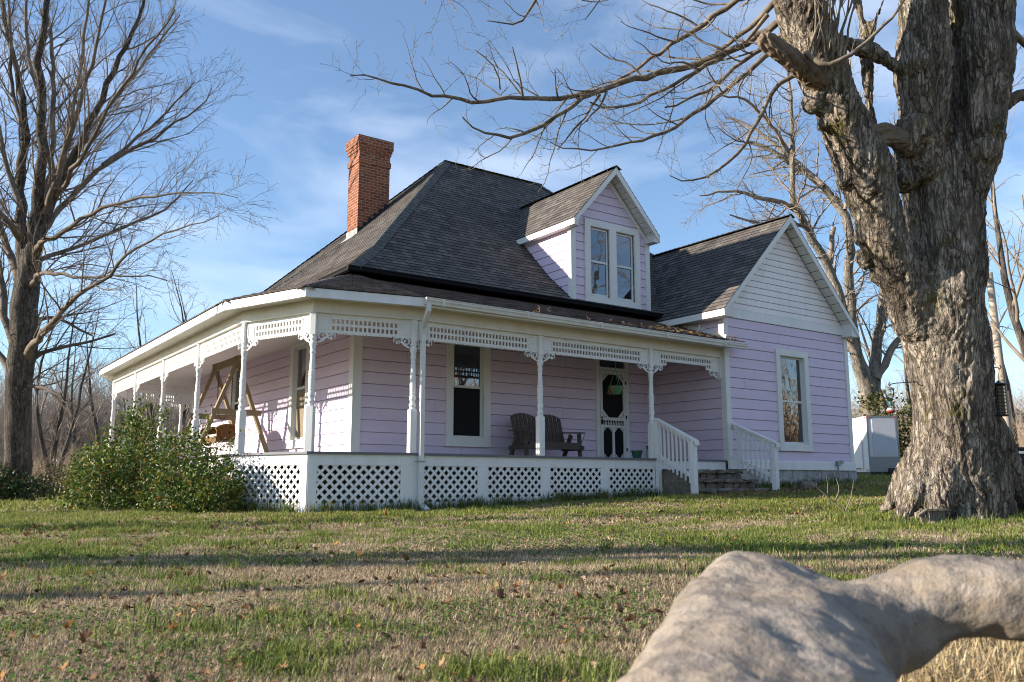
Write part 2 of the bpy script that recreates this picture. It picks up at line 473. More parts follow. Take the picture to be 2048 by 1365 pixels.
def m_bark(name, dark, mid, light, moss=None, sc=1.0, zs=.22, lichen=True):
    t = NT(name)
    v = t.coord('Object', (sc, sc, sc * zs)); vo = t.coord('Object')
    n0 = t.noise(v, 11, 8, .72, 1.1); n1 = t.noise(v, 34, 6, .7, .5)
    vs = t.coord('Object', (sc, sc, sc * .13)); vs2 = t.coord('Object', (sc, sc, sc * .30))
    r1 = t.math('ABSOLUTE', t.math('SUBTRACT', t.noise(vs, 10, 3, .5, .9), .5)); r2 = t.math('ABSOLUTE', t.math('SUBTRACT', t.noise(vs2, 21, 3, .5, .7), .5))
    crack = t.math('MULTIPLY', t.ramp(r1, [(.0, (0, 0, 0)), (.055, (1, 1, 1))]), t.math('ADD', .45, t.math('MULTIPLY', t.ramp(r2, [(.0, (0, 0, 0)), (.05, (1, 1, 1))]), .55)))
    c = t.ramp(n0, [(.36, dark), (.5, mid), (.64, light)])
    c = t.mix(t.math('MULTIPLY', t.math('SUBTRACT', 1.0, crack), .85), c, tuple(x * .3 for x in dark))
    big = t.noise(vo, 1.6, 5, .65)
    c = t.mix(t.math('MULTIPLY', t.ramp(big, [(.45, (0, 0, 0)), (.7, (1, 1, 1))]), .5), c, tuple(x * .75 for x in light))
    dk = t.noise(vs, 2.6, 5, .6, .6)
    c = t.mix(t.math('MULTIPLY', t.ramp(dk, [(.50, (0, 0, 0)), (.66, (1, 1, 1))]), .72), c, tuple(x * .55 for x in dark))
    if lichen:
        l1 = t.noise(vo, 17, 5, .7)
        c = t.mix(t.math('MULTIPLY', t.ramp(l1, [(.63, (0, 0, 0)), (.70, (1, 1, 1))]), .75), c, (.42, .43, .38))
    if moss:
        m1 = t.noise(vo, 2.4, 7, .72); 
        c = t.mix(t.math('MULTIPLY', t.ramp(m1, [(.565, (0, 0, 0)), (.67, (1, 1, 1))]), .8), c, moss)
    h = t.math('ADD', t.math('MULTIPLY', crack, .8), t.math('ADD', n0, t.math('MULTIPLY', n1, .4)))
    return t.fin(c, .95, t.bump(h, 1.0, .04 / sc if sc > 1 else .04), .12)
M['bark'] = m_bark('old_maple_bark', (.085, .068, .054), (.29, .24, .19), (.58, .50, .41), (.13, .115, .022))
M['bark_far'] = m_bark('grey_bark', (.07, .058, .048), (.15, .128, .108), (.25, .22, .185), None, 1.0, .2, True)
M['bark_pale'] = m_bark('pale_bark', (.17, .145, .115), (.34, .30, .245), (.50, .455, .39), None, 1.2, .35, True)
t = NT('twig_bark'); n = t.noise(t.coord('Object'), 3, 3)
M['twig'] = t.fin(t.ramp(n, [(.3, (.15, .118, .09)), (.7, (.30, .25, .20))]), .85, None, .2)
t = NT('limb_bark'); n = t.noise(t.coord('Object'), 7, 6, .7); g = t.noise(t.coord('Object'), 1.7, 5, .7)
c = t.ramp(n, [(.3, (.075, .06, .045)), (.55, (.20, .165, .13)), (.72, (.34, .30, .25))])
c = t.mix(t.math('MULTIPLY', t.ramp(g, [(.55, (0, 0, 0)), (.68, (1, 1, 1))]), .6), c, (.11, .10, .025))
M['limb'] = t.fin(c, .9, t.bump(n, .6, .02), .15)
t = NT('old_limb_bark'); n = t.noise(t.coord('Object'), 2.5, 5, .65)
M['limb_far'] = t.fin(t.ramp(n, [(.3, (.095, .075, .058)), (.7, (.22, .18, .145))]), .9, None, .12)
t = NT('distant_twigs'); n = t.noise(t.coord('Object'), 2, 3)
M['twig_far'] = t.fin(t.ramp(n, [(.3, (.17, .135, .105)), (.7, (.31, .255, .205))]), .9, None, .15)

def m_tint(name, rough=.6, spec=.25, trans=.3, var=0):
    t = NT(name); a = t.n("ShaderNodeVertexColor", layer_name="tint")
    t.l(a.outputs[0], t.b.inputs['Base Color'])
    t.b.inputs['Roughness'].default_value = rough; t.b.inputs['Specular IOR Level'].default_value = spec
    if trans:
        tr = t.n("ShaderNodeBsdfTranslucent"); t.l(a.outputs[0], tr.inputs[0])
        mx = t.n("ShaderNodeMixShader"); mx.inputs[0].default_value = trans
        t.l(t.b.outputs[0], mx.inputs[1]); t.l(tr.outputs[0], mx.inputs[2]); t.l(mx.outputs[0], t.out.inputs[0])
    return t.m
M['grass'] = m_tint('grass_blades', .65, .2, .32)
M['holly'] = m_tint('glossy_holly_leaves', .55, .3, .2)
M['leaf'] = m_tint('dry_leaves', .8, .15, .2)

def m_lawn():
    t = NT('lawn_soil'); v = t.coord('Object')
    n1 = t.noise(v, .35, 6, .65); n2 = t.noise(v, 9, 6, .7); n3 = t.noise(v, 60, 3, .7)
    c = t.ramp(n1, [(.38, (.12, .13, .04)), (.55, (.20, .16, .085)), (.7, (.15, .14, .05))])
    c = t.mix(t.math('MULTIPLY', n2, .6), c, (.15, .11, .065))
    c = t.mix(t.math('MULTIPLY', t.ramp(n3, [(.4, (1, 1, 1)), (.6, (0, 0, 0))]), .5), c, (.035, .03, .018))
    return t.fin(c, .95, t.bump(t.math('ADD', n2, n3), .8, .04), .1)
M['lawn'] = m_lawn()

def m_glass(name, tint=(.55, .6, .62), refl=1.0):
    t = NT(name); t.t.nodes.remove(t.b)
    tr = t.n("ShaderNodeBsdfTransparent"); tr.inputs[0].default_value = (*tint, 1)
    gl = t.n("ShaderNodeBsdfGlossy"); gl.inputs['Roughness'].default_value = .015; gl.inputs[0].default_value = (.92, .95, 1, 1)
    n = t.noise(t.coord('Object'), 1.3, 2); b = t.bump(n, .12, .02); t.l(b, gl.inputs['Normal'])
    fr = t.n("ShaderNodeFresnel", {'IOR': 1.6}); k = t.math('MINIMUM', t.math('ADD', t.math('MULTIPLY', fr.outputs[0], 2.4 * refl), .10 * refl), 1.0)
    mx = t.n("ShaderNodeMixShader"); t.l(k, mx.inputs[0]); t.l(tr.outputs[0], mx.inputs[1]); t.l(gl.outputs[0], mx.inputs[2])
    t.l(mx.outputs[0], t.out.inputs[0]); return t.m
M['glass'] = m_glass('window_glass', (.42, .47, .5), .62)
M['glass_clear'] = m_glass('clear_plastic', (.86, .9, .88), .5)
# ------------------------------------------------------------------ the ground sheet
def grid_axis(lo, hi, c, fine, coarse):
    a = [c]; s = fine
    while a[-1] < hi: a.append(a[-1] + s); s = min(s * 1.09, coarse)
    b = [c]; s = fine
    while b[-1] > lo: b.append(b[-1] - s); s = min(s * 1.09, coarse)
    return np.array(b[::-1][:-1] + a)
gx = grid_axis(-900, 1200, -5.0, .12, 60); gy = grid_axis(-500, 1500, -10.0, .12, 60)
GX, GY = np.meshgrid(gx, gy)
def ground_fine(x, y):
    d = np.hypot(np.asarray(x) - CAM[0], np.asarray(y) - CAM[1])
    return ground(x, y) + (fbm(np.asarray(x) * 1.1, np.asarray(y) * 1.1, 5, 3) - .5) * .07 * np.clip(1.4 - d / 30, 0, 1)
GZ = ground_fine(GX, GY)
V = np.stack([GX, GY, GZ], -1).reshape(-1, 3)
ny, nx = GX.shape; I = np.arange(nx * ny).reshape(ny, nx)
Q = np.stack([I[:-1, :-1], I[:-1, 1:], I[1:, 1:], I[1:, :-1]], -1).reshape(-1, 4)
lawn = link("lawn", fast_mesh("lawn", V, Q), M['lawn'], smooth=True)
tag(lawn, kind="structure")

# ------------------------------------------------------------------ the house
HX, HY = -0.17, 2.234            # front-left corner of the walls
WX, WX2, WY = 8.544, 13.603, -0.15   # the gabled wing
BY = 14.15
house = empty("house", (6.0, 6.0, float(ground(6, 6))))
tag(house, "lilac clapboard house with white fretwork porch, brick chimney and dark shingle roof", "house")

def subtract(lo, hi, blocks):
    out = [(lo, hi)]
    for a, b in blocks:
        nx_ = []
        for l, h in out:
            if b <= l or a >= h: nx_.append((l, h)); continue
            if a > l: nx_.append((l, a))
            if b < h: nx_.append((b, h))
        out = nx_
    return out

def siding(mb, o, u, n, z0, z1, span, exp=.252, lip=.014, openings=(), slot=.011):
    """Lapped boards on the plane through o; span(z) gives the wall's extent along u at height z."""
    o, u, n = map(lambda a: np.asarray(a, float), (o, u, n)); Z = np.array([0, 0, 1.])
    P = lambda a, z, k: o + u * a + Z * (z - o[2]) + n * k
    k = 0; rj = random.Random(int(o[0] * 31 + o[1] * 17 + z0 * 7 + n[0] * 5) & 0xffff)
    while z0 + k * exp < z1 - 1e-4:
        joints = []; uj = span(z0 + k * exp)[0] + rj.uniform(.6, 3.6)
        while uj < span(z0 + k * exp)[1] - .3: joints.append((uj - .003, uj + .003)); uj += rj.uniform(2.2, 3.66)
        zb, zt = z0 + k * exp, min(z0 + (k + 1) * exp, z1); k += 1
        zt -= slot
        cuts = sorted({zb, zt} | {z for (_, _, a, b) in openings for z in (a, b) if zb < z < zt})
        for za, zc in zip(cuts[:-1], cuts[1:]):
            oa = lip * (1 - (za - zb) / exp) + .002; oc = lip * (1 - (zc - zb) / exp) + .002
            lo_a, hi_a = span(za); lo_c, hi_c = span(zc)
            if hi_a - lo_a < .01: continue
            zm = (za + zc) / 2
            bl = [(a, b) for (a, b, c, d) in openings if c < zm < d] + joints
            for (l, h) in subtract(lo_a, hi_a, bl):
                lc = lo_c if l == lo_a else l; hc = hi_c if h == hi_a else h
                if hc < lc: lc = hc = (lc + hc) / 2
                mb.add([P(l, za, oa), P(h, za, oa), P(hc, zc, oc), P(lc, zc, oc)], [(0, 1, 2, 3)],
                       [[(l, za), (h, za), (hc, zc), (lc, zc)]])
                if za == zb:
                    mb.add([P(l, za, -.06), P(h, za, -.06), P(h, za, oa), P(l, za, oa)], [(0, 1, 2, 3)])
                if zc == zt:
                    mb.add([P(lc, zc, -.06), P(hc, zc, -.06), P(hc, zc, oc), P(lc, zc, oc)], [(0, 1, 2, 3)])
                    mb.add([P(lc, zc, -.06), P(hc, zc, -.06), P(hc, zc + slot, -.06), P(lc, zc + slot, -.06)], [(0, 1, 2, 3)])
                for (pa, pc) in ((l, lc), (h, hc)):
                    mb.add([P(pa, za, -.02), P(pa, za, oa), P(pc, zc, oc), P(pc, zc, -.02)], [(0, 1, 2, 3)])

def wall_mesh(o, u, n, z0, z1, span, openings=(), mat='siding', exp=.252, name="wall", lip=.014):
    mb = MB(); siding(mb, o, u, n, z0, z1, span, exp, lip, openings)
    return mb.build(name, M[mat], house)

FRONT_WIN = (2.22, 3.06, .42, 2.60); DOOR = (6.53, 7.40, .02, 2.58)
SIDE_WIN = (4.72, 5.55, .42, 2.66); SIDE_WIN2 = (9.35, 10.2, .42, 2.66)
WING_WIN = (10.62, 11.64, .42, 2.73)
const = lambda a, b: (lambda z: (a, b))
wall_mesh((0, HY, 0), (1, 0, 0), (0, -1, 0), 0.0, 3.0, const(HX, WX), (FRONT_WIN, DOOR))
wall_mesh((HX, 0, 0), (0, 1, 0), (-1, 0, 0), 0.0, 3.9, const(HY, BY), (SIDE_WIN, SIDE_WIN2))
wall_mesh((0, WY, 0), (1, 0, 0), (0, -1, 0), 0.0, 3.51, const(WX, WX2), (WING_WIN,))
wall_mesh((WX, 0, 0), (0, 1, 0), (-1, 0, 0), 0.0, 3.66, const(WY, HY + .4))
wall_mesh((WX2, 0, 0), (0, 1, 0), (1, 0, 0), 0.0, 3.66, const(WY, BY))
wall_mesh((0, BY, 0), (1, 0, 0), (0, 1, 0), 0.0, 3.8, const(HX, WX2))
gz = lambda z: (10.97 - (6.30 - z) / 1.02, 10.97 + (6.30 - z) / 1.02)
g = wall_mesh((0, WY, 0), (1, 0, 0), (0, -1, 0), 3.74, 6.29, gz, mat='shingle_white', exp=.168, name="gable", lip=.014)
g["label"] = "white shingled gable"

# boards at the corners and bands
def corner(x, y, z0, z1, sx, sy, w=.125, t=.032):
    cb = MB()
    # two boards meeting at an outside corner whose faces look along sx (x) and sy (y)
    cb.box(x + sx * t, x, y + sy * t, y - sy * w, z0, z1)
    cb.box(x, x - sx * w, y + sy * (t + .001), y, z0, z1)
    cb.build("corner_board", M['trim'], house, fix=True)
corner(HX, HY, 0, 3.0, -1, -1, .17)
corner(WX, WY, -.02, 3.62, -1, -1, .13)
corner(WX2, WY, -.02, 3.5, 1, -1, .12)
corner(WX2, BY, -.02, 3.6, 1, 1); corner(HX, BY, 0, 3.7, -1, 1)
fb = MB(); fb.box(WX - .03, WX2 + .03, WY - .036, WY + .01, 3.51, 3.745)
fb.box(WX - .0, WX2 + .04, WY - .042, WY - .037, 3.735, 3.76)
fb.build("frieze_board", M['white'], house)
wt_ = MB(); wt_.box(WX - .02, WX2 + .045, WY - .05, WY + .02, -.213, -.012); wt_.box(WX2, WX2 + .045, WY + .02, BY, -.213, -.012)
wt_.add([(WX - .02, WY - .05, -.0125), (WX2 + .045, WY - .05, -.0125), (WX2 + .045, WY - .02, .012), (WX - .02, WY - .02, .012)], [(0, 1, 2, 3)])
wt_.build("water_table", M['white'], house)
fd = MB()
for i in range(13):
    x0 = WX + i * .4; z0 = float(ground(x0, WY)) - .35
    fd.box(x0 + .004, x0 + .396, WY - .012 + .006 * (i % 3), WY + .2, z0, -.214)
fd.box(WX2 - .2, WX2 - .01, WY + .2, BY, -1.4, -.214); fd.box(HX, WX, HY + .15, HY + .35, -1.4, -.02); fd.box(HX + .05, HX + .2, HY + .1, BY, -1.4, -.02)
fd.box(HX, WX2, BY - .2, BY, -1.4, -.05); fd.box(WX + .01, WX + .16, WY + .2, HY + .2, -1.4, -.02)
fd.build("foundation", M['found'], house)
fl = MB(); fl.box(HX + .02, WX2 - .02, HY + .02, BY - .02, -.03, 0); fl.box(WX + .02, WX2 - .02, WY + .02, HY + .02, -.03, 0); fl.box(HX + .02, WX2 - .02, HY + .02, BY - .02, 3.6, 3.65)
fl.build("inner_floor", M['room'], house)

# ------------------------------------------------------------------ windows
def window(o, u, n, op, case=.15, mid=None, depth=.085, curtain=None, screen=True, name="window", outer=True, sill=True, part=None):
    """Casing, sash, panes, screen and the dark room behind one opening (u0, u1, z0, z1)."""
    o, u, n = map(lambda a: np.asarray(a, float), (o, u, n)); Z = np.array([0, 0, 1.])
    u0, u1, z0, z1 = op; mid = mid or (z0 + z1) / 2
    def bx(mb, a, b, c, d, k0, k1):
        P = [o + u * x + Z * (z - o[2]) + n * k for k in (k0, k1) for x, z in ((a, c), (b, c), (b, d), (a, d))]
        mb.add(P, [(0, 3, 2, 1), (4, 5, 6, 7), (0, 1, 5, 4), (1, 2, 6, 5), (2, 3, 7, 6), (3, 0, 4, 7)])
    w = part
    if w is None:
        mb = MB()
        bx(mb, u0 - case, u0, z0 - case * .8, z1 + case, -.01, .05); bx(mb, u1, u1 + case, z0 - case * .8, z1 + case, -.01, .05)
        bx(mb, u0, u1, z1, z1 + case, -.01, .05)
        bx(mb, u0, u1, z0 - case * .8, z0, -.01, .052)
        if sill: bx(mb, u0 - case - .01, u1 + case + .01, z0 - case * .8 - .035, z0 - case * .8, -.01, .065)
        # jamb boards lining the opening
        bx(mb, u0, u0 + .014, z0, z1, -depth - .05, .046); bx(mb, u1 - .014, u1, z0, z1, -depth - .05, .046)
        bx(mb, u0 + .014, u1 - .014, z1 - .014, z1, -depth - .05, .046); bx(mb, u0 + .014, u1 - .014, z0, z0 + .02, -depth - .05, .046)
        w = mb.build(name, M['trim'], house, fix=True)
    s = MB(); a, b, c, d = u0 + .015, u1 - .015, z0 + .021, z1 - .015; t = .045
    bx(s, a, a + t, c, d, -depth, -depth + .035); bx(s, b - t, b, c, d, -depth, -depth + .035)
    bx(s, a + t, b - t, d - t, d, -depth, -depth + .035); bx(s, a + t, b - t, c, c + t * 1.3, -depth, -depth + .035)
    bx(s, a + t, b - t, mid - .028, mid + .028, -depth, -depth + .045)
    s.build("sash", M['vinyl'], w, fix=True)
    p = MB(); bx(p, a + t - .005, b - t + .005, mid + .02, d - t + .005, -depth + .014, -depth + .018); p.build("pane", M['glass'], w, fix=True)
    p = MB(); bx(p, a + t - .005, b - t + .005, c + t, mid - .02, -depth + .006, -depth + .010); p.build("pane", M['glass'], w, fix=True)
    if screen:
        p = MB(); bx(p, a + t, b - t, c + t * 1.3, mid - .028, -depth + .020, -depth + .024)
        p.build("insect_screen" if screen is True else "sunlit_screen", M['screen' if screen is True else screen], w, fix=True)  # the tan variant is also an insect screen, with sunlight painted in
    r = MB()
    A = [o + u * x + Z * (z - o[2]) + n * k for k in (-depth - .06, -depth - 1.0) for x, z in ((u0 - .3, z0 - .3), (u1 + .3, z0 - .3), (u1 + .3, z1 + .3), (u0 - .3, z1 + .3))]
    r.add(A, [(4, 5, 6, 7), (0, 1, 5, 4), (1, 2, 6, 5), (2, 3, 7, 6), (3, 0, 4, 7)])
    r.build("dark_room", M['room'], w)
    if curtain:
        q = MB(); ca, cb_, cz0, cz1 = curtain; K = 26
        V_ = []; 
        for i in range(K + 1):
            x = ca + (cb_ - ca) * i / K; k = -depth - .2 + .025 * math.sin(i * 1.35)
            V_ += [o + u * x + Z * (cz0 - o[2]) + n * k, o + u * x + Z * (cz1 - o[2]) + n * (k * 1.0)]
        q.add(V_, [(2 * i, 2 * i + 2, 2 * i + 3, 2 * i + 1) for i in range(K)])
        q.build("curtain", M['curtain'], w)
    return w

window((0, HY, 0), (1, 0, 0), (0, -1, 0), FRONT_WIN, .17, 1.60, curtain=(2.26, 3.02, 1.62, 1.80))
window((HX, 0, 0), (0, -1, 0), (-1, 0, 0), (-SIDE_WIN[1], -SIDE_WIN[0], SIDE_WIN[2], SIDE_WIN[3]), .17, 1.66, screen='screen_sunlit')
window((HX, 0, 0), (0, -1, 0), (-1, 0, 0), (-SIDE_WIN2[1], -SIDE_WIN2[0], SIDE_WIN2[2], SIDE_WIN2[3]), .17, 1.66)
window((0, WY, 0), (1, 0, 0), (0, -1, 0), WING_WIN, .155, 1.545, depth=.10, screen=False)

# ------------------------------------------------------------------ the screen door
DY = HY - .012
dm = MB()
x0, x1, z0, z1 = DOOR
for a, b, c, d in ((x0 - .115, x0, 0, z1 + .14), (x1, x1 + .115, 0, z1 + .14), (x0, x1, z1, z1 + .14), (x0, x1, 2.29, 2.36)):
    dm.box(a, b, HY - .055, HY + .04, c, d)
door = dm.build("door", M['trim'], house)
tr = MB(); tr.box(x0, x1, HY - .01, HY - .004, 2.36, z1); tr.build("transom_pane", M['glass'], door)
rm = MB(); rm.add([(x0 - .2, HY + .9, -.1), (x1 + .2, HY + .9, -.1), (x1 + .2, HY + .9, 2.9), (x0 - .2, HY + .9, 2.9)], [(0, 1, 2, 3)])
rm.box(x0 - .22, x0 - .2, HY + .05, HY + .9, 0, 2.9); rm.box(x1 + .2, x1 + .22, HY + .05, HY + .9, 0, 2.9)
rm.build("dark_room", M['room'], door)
def oct_in(x, z, a, b, c, d, k):
    if not (a < x < b and c < z < d): return False
    dx = min(x - a, b - x); dz = min(z - c, d - z)
    return dx + dz > k
W_, H_ = x1 - x0 - .02, 2.265
cu = np.linspace(0, W_, 71); cz = np.linspace(0, H_, 189)
mask = []
for j in range(188):
    z = (cz[j] + cz[j + 1]) / 2; row = []
    for i in range(70):
        x = (cu[i] + cu[i + 1]) / 2; solid = True
        if oct_in(x, z, .075, W_ - .075, 1.07, 2.17, 0):
            solid = not oct_in(x, z, .075, W_ - .075, 1.07, 2.17, .20)
            for fx, fz, sx, sz in ((.075, 1.07, 1, 1), (W_ - .075, 1.07, -1, 1), (.075, 2.17, 1, -1), (W_ - .075, 2.17, -1, -1)):
                px, pz = (x - fx) * sx, (z - fz) * sz
                if 0 < px < .17 and 0 < pz < .17 and px + pz < .19:
                    solid = (px + pz > .15) or (abs(px - pz) < .02) or (math.hypot(px - .045, pz - .045) < .026) or math.hypot(px - .1, pz - .03) < .02 or math.hypot(px - .03, pz - .1) < .02
        elif .075 < x < W_ - .075 and .885 < z < 1.005:
            solid = ((x - .075) % ((W_ - .15) / 8)) < .026 * (1 + .5 * math.sin(z * 50))
        elif .06 < z < .83:
            for a, b in ((.085, W_ / 2 - .035), (W_ / 2 + .035, W_ - .085)):
                if a < x < b:
                    solid = not oct_in(x, z, a, b, .07, .82, .12)
                    px, pz = min(x - a, b - x), min(z - .07, .82 - z)
                    if px > 0 and pz > 0 and px + pz < .095: solid = abs(px - pz) < .014
        row.append(solid)
    mask.append(row)
sd = MB(); sd.plate(cu, cz, mask, (x0 + .01, HY - .03, .015), (1, 0, 0), (0, 0, 1), (0, -1, 0), .03)
sd.build("screen_door", M['vinyl'], door, fix=True)
ms = MB(); ms.box(x0 + .05, x1 - .05, HY - .022, HY - .019, .05, 2.25); ms.build("insect_screen", M['screen'], door)
hd = MB(); hd.box(x0 + .02, x0 + .075, HY - .075, HY - .062, .90, 1.03); hd.beam((x0 + .05, HY - .1, .93), (x0 + .05, HY - .1, 1.0), .02, .02); hd.beam((x0 + .05, HY - .06, .94), (x0 + .05, HY - .1, .94), .012, .012)
hd.box(x0 + .02, x0 + .08, HY - .07, HY - .062, 1.05, 1.1)
hd.build("handle", M['black'], door)
for z in (.25, 1.07, 1.95): MB().box(x1 - .015, x1 + .025, HY - .072, HY - .056, z, z + .085).build("hinge", M['black'], door)

# ------------------------------------------------------------------ roofs
def clip(poly, k, keep):
    """Clip a 2-D polygon (list of (s, t)) at t = k."""
    out = []
    for i, p in enumerate(poly):
        q = poly[(i + 1) % len(poly)]
        ip, iq = (p[1] >= k) == keep or p[1] == k, (q[1] >= k) == keep or q[1] == k
        if ip: out.append(p)
        if ip != iq:
            f = (k - p[1]) / (q[1] - p[1]); out.append((p[0] + (q[0] - p[0]) * f, k))
    return out

def shingles(mb, pts, s, row=.15, lift=.014, thick=True):
    """Courses of shingles over the plane polygon pts; s runs along the eave."""
    pts = np.asarray(pts, float); s = nrm(s)
    nn = np.cross(pts[1] - pts[0], pts[2] - pts[0]); nn = nrm(nn); nn = nn if nn[2] > 0 else -nn
    t = np.cross(nn, s); t = t if t[2] > 0 else -t
    o = pts[0]; P2 = [((p - o) @ s, (p - o) @ t) for p in pts]
    t0 = min(p[1] for p in P2); t1 = max(p[1] for p in P2); k = t0
    while k < t1 - 1e-3:
        c = clip(clip(P2, k, True), min(k + row, t1), False)
        if len(c) >= 3:
            f = lambda a, b: o + s * a + t * b + nn * (lift * (1 - (b - k) / row) + .004)
            mb.add([f(a, b) for a, b in c], [list(range(len(c)))], [[(a, b) for a, b in c]])
            low = [p for p in c if abs(p[1] - k) < 1e-6]
            if len(low) >= 2:
                a, b = min(p[0] for p in low), max(p[0] for p in low)
                mb.add([o + s * a + t * k, o + s * b + t * k, f(b, k), f(a, k)], [(0, 1, 2, 3)], [[(a, k - .02), (b, k - .02), (b, k), (a, k)]])
        k += row
    return nn

def caps(mb, a, b, w=.17, step=.19, drop=.5):
    """Overlapping ridge shingles along the line a-b."""
    a, b = np.asarray(a, float), np.asarray(b, float); d = nrm(b - a); side = nrm(np.cross(d, (0, 0, 1))); up = np.cross(side, d)
    L = np.linalg.norm(b - a); k = 0.0
    while k < L:
        e = min(k + step * 1.25, L + .03)
        p, q = a + d * k, a + d * e
        V_ = []
        for pt, h in ((p, .034), (q, .018)):
            V_ += [pt - side * w + up * (h - w * drop), pt + up * h, pt + side * w + up * (h - w * drop)]
        V_ += [p - side * w + up * (.004 - w * drop), p + up * .012, p + side * w + up * (.004 - w * drop)]
        mb.add(V_, [(0, 1, 4, 3), (1, 2, 5, 4), (6, 7, 1, 0), (7, 8, 2, 1)])
        k += step

XE, YE, ZE = -.50, 1.784, 3.861
AX, AY, AZ = 4.932, 7.216, 9.058
XR = 13.82; YB = 14.59; AX2 = 8.39
BR, ZB = .95, 3.861 + .95 * .80      # the bell-cast break near the eaves
fB = BR / (AX - XE)
bl = (XE + BR, YE + BR, ZB); br_ = (XR - BR, YE + BR, ZB); bbl = (XE + BR, YB - (YB - AY) * fB, ZB); bbr = (XR - BR, YB - (YB - AY) * fB, ZB)
A1, A2 = (AX, AY, AZ), (AX2, AY, AZ)
c1, c2, c3, c4 = (XE, YE, ZE), (XR, YE, ZE), (XR, YB, ZE), (XE, YB, ZE)
rf = MB()
shingles(rf, [c1, c2, br_, bl], (1, 0, 0)); shingles(rf, [bl, br_, A2, A1], (1, 0, 0))
shingles(rf, [c4, c1, bl, bbl], (0, -1, 0)); shingles(rf, [bbl, bl, A1], (0, -1, 0))
shingles(rf, [c2, c3, bbr, br_], (0, 1, 0)); shingles(rf, [br_, bbr, A2], (0, 1, 0))
shingles(rf, [c3, c4, bbl, bbr], (-1, 0, 0)); shingles(rf, [bbr, bbl, A1, A2], (-1, 0, 0))
roof = rf.build("roof", M['shingle'], house)
cp = MB()
caps(cp, c1, bl, .19); caps(cp, bl, A1, .19); caps(cp, A1, A2); caps(cp, br_, A2); caps(cp, bbl, A1); caps(cp, c4, bbl); caps(cp, bbr, A2)
cp.build("ridge_cap", M['cap'], roof)
# dark eave gutter round the main roof
eg = MB()
prof = [(0, 0), (.0, -.105), (.05, -.12), (.095, -.10), (.105, -.045), (.12, -.035), (.12, -.015)]
def gutter_run(mb, a, b, out, prof, z=0.0):
    a, b, out = np.asarray(a, float), np.asarray(b, float), np.asarray(out, float)
    d = b - a; L = np.linalg.norm(d)
    mb.prism([(p, q) for p, q in prof], a + np.array([0, 0, z]), out, (0, 0, 1), d / L, L)
gutter_run(eg, (XE - .11, YE + .01, ZE - .005), (8.35, YE + .01, ZE - .005), (0, -1, 0), prof)
gutter_run(eg, (XE + .01, YB, ZE - .005), (XE + .01, YE - .01, ZE - .005), (-1, 0, 0), prof)
eg.build("eave_gutter", M['dark'], house, fix=True)
sf = MB()
sf.box(XE + .02, WX, YE + .02, HY + .02, ZE - .06, ZE - .02); sf.box(XE + .02, HX + .02, HY + .02, YB, ZE - .06, ZE - .02)
sf.build("eave_soffit", M['dark'], house)

# wing roof
RX, RZ, EXL, EXR, EZ, FY = 10.97, 6.47, 8.19, 13.75, 3.62, -.50
wr_ = MB()
shingles(wr_, [(EXL, 5.4, EZ), (EXL, FY, EZ), (RX, FY, RZ), (RX, 5.4, RZ)], (0, -1, 0))
shingles(wr_, [(EXR, FY, EZ), (EXR, 5.4, EZ), (RX, 5.4, RZ), (RX, FY, RZ)], (0, 1, 0))
wroof = wr_.build("roof", M['shingle'], house)
cp = MB(); caps(cp, (RX, FY - .02, RZ), (RX, 5.2, RZ)); cp.build("ridge_cap", M['cap'], wroof)

def gable_trim(cx, cz, xl, xr, ze, fy, wy, back, fas=.16, mat='trim', ret=.30):
    """Barge boards, soffits and boxed eave ends of one gable roof."""
    mb = MB()
    for xe in (xl, xr):
        sx = 1 if xe > cx else -1
        top, bot = np.array([cx, fy, cz - .012]), np.array([xe, fy, ze - .012])
        dn = np.array([0, 0, -fas]); th = np.array([0, .028, 0])
        V_ = [top, bot, bot + dn, top + dn * 1.25]
        mb.add(V_ + [p + th for p in V_], [(0, 1, 2, 3), (7, 6, 5, 4), (0, 4, 5, 1), (1, 5, 6, 2), (2, 6, 7, 3)])
        # raking soffit
        a = np.array([cx, fy + .03, cz - .11]); b = np.array([xe, fy + .03, ze - .11])
        for k in range(14):   # boards of the soffit with open joints between
            p, q = a + (b - a) * (k / 14 + .004), a + (b - a) * ((k + 1) / 14 - .004)
            w = np.array([0, wy - fy - .03, 0])
            mb.add([p, q, q + w, p + w, p - (0, 0, .012), q - (0, 0, .012), q + w - (0, 0, .012), p + w - (0, 0, .012)], [(0, 1, 2, 3), (7, 6, 5, 4), (0, 4, 5, 1), (1, 5, 6, 2), (2, 6, 7, 3), (3, 7, 4, 0)])
        # eave fascia along the side and its soffit
        mb.box(xe + sx * .004, xe - sx * .03, fy + .03, back, ze - fas - .012, ze - .014)
        mb.box(xe - sx * .03, xe - sx * (ret + .06), fy + .03, back, ze - fas - .01, ze - fas + .01)
        # boxed return
        mb.prism([(0, -fas - .012), (0, -.02), (-ret, -.02 + ret * .9), (-ret, -fas - .012)], (xe - sx * .001, fy + .029, ze), (sx, 0, 0), (0, 0, 1), (0, 1, 0), wy - fy - .035)
    return mb
gable_trim(RX, RZ, EXL, EXR, EZ, FY, WY, 2.2).build("barge_board", M['trim'], house, fix=True)

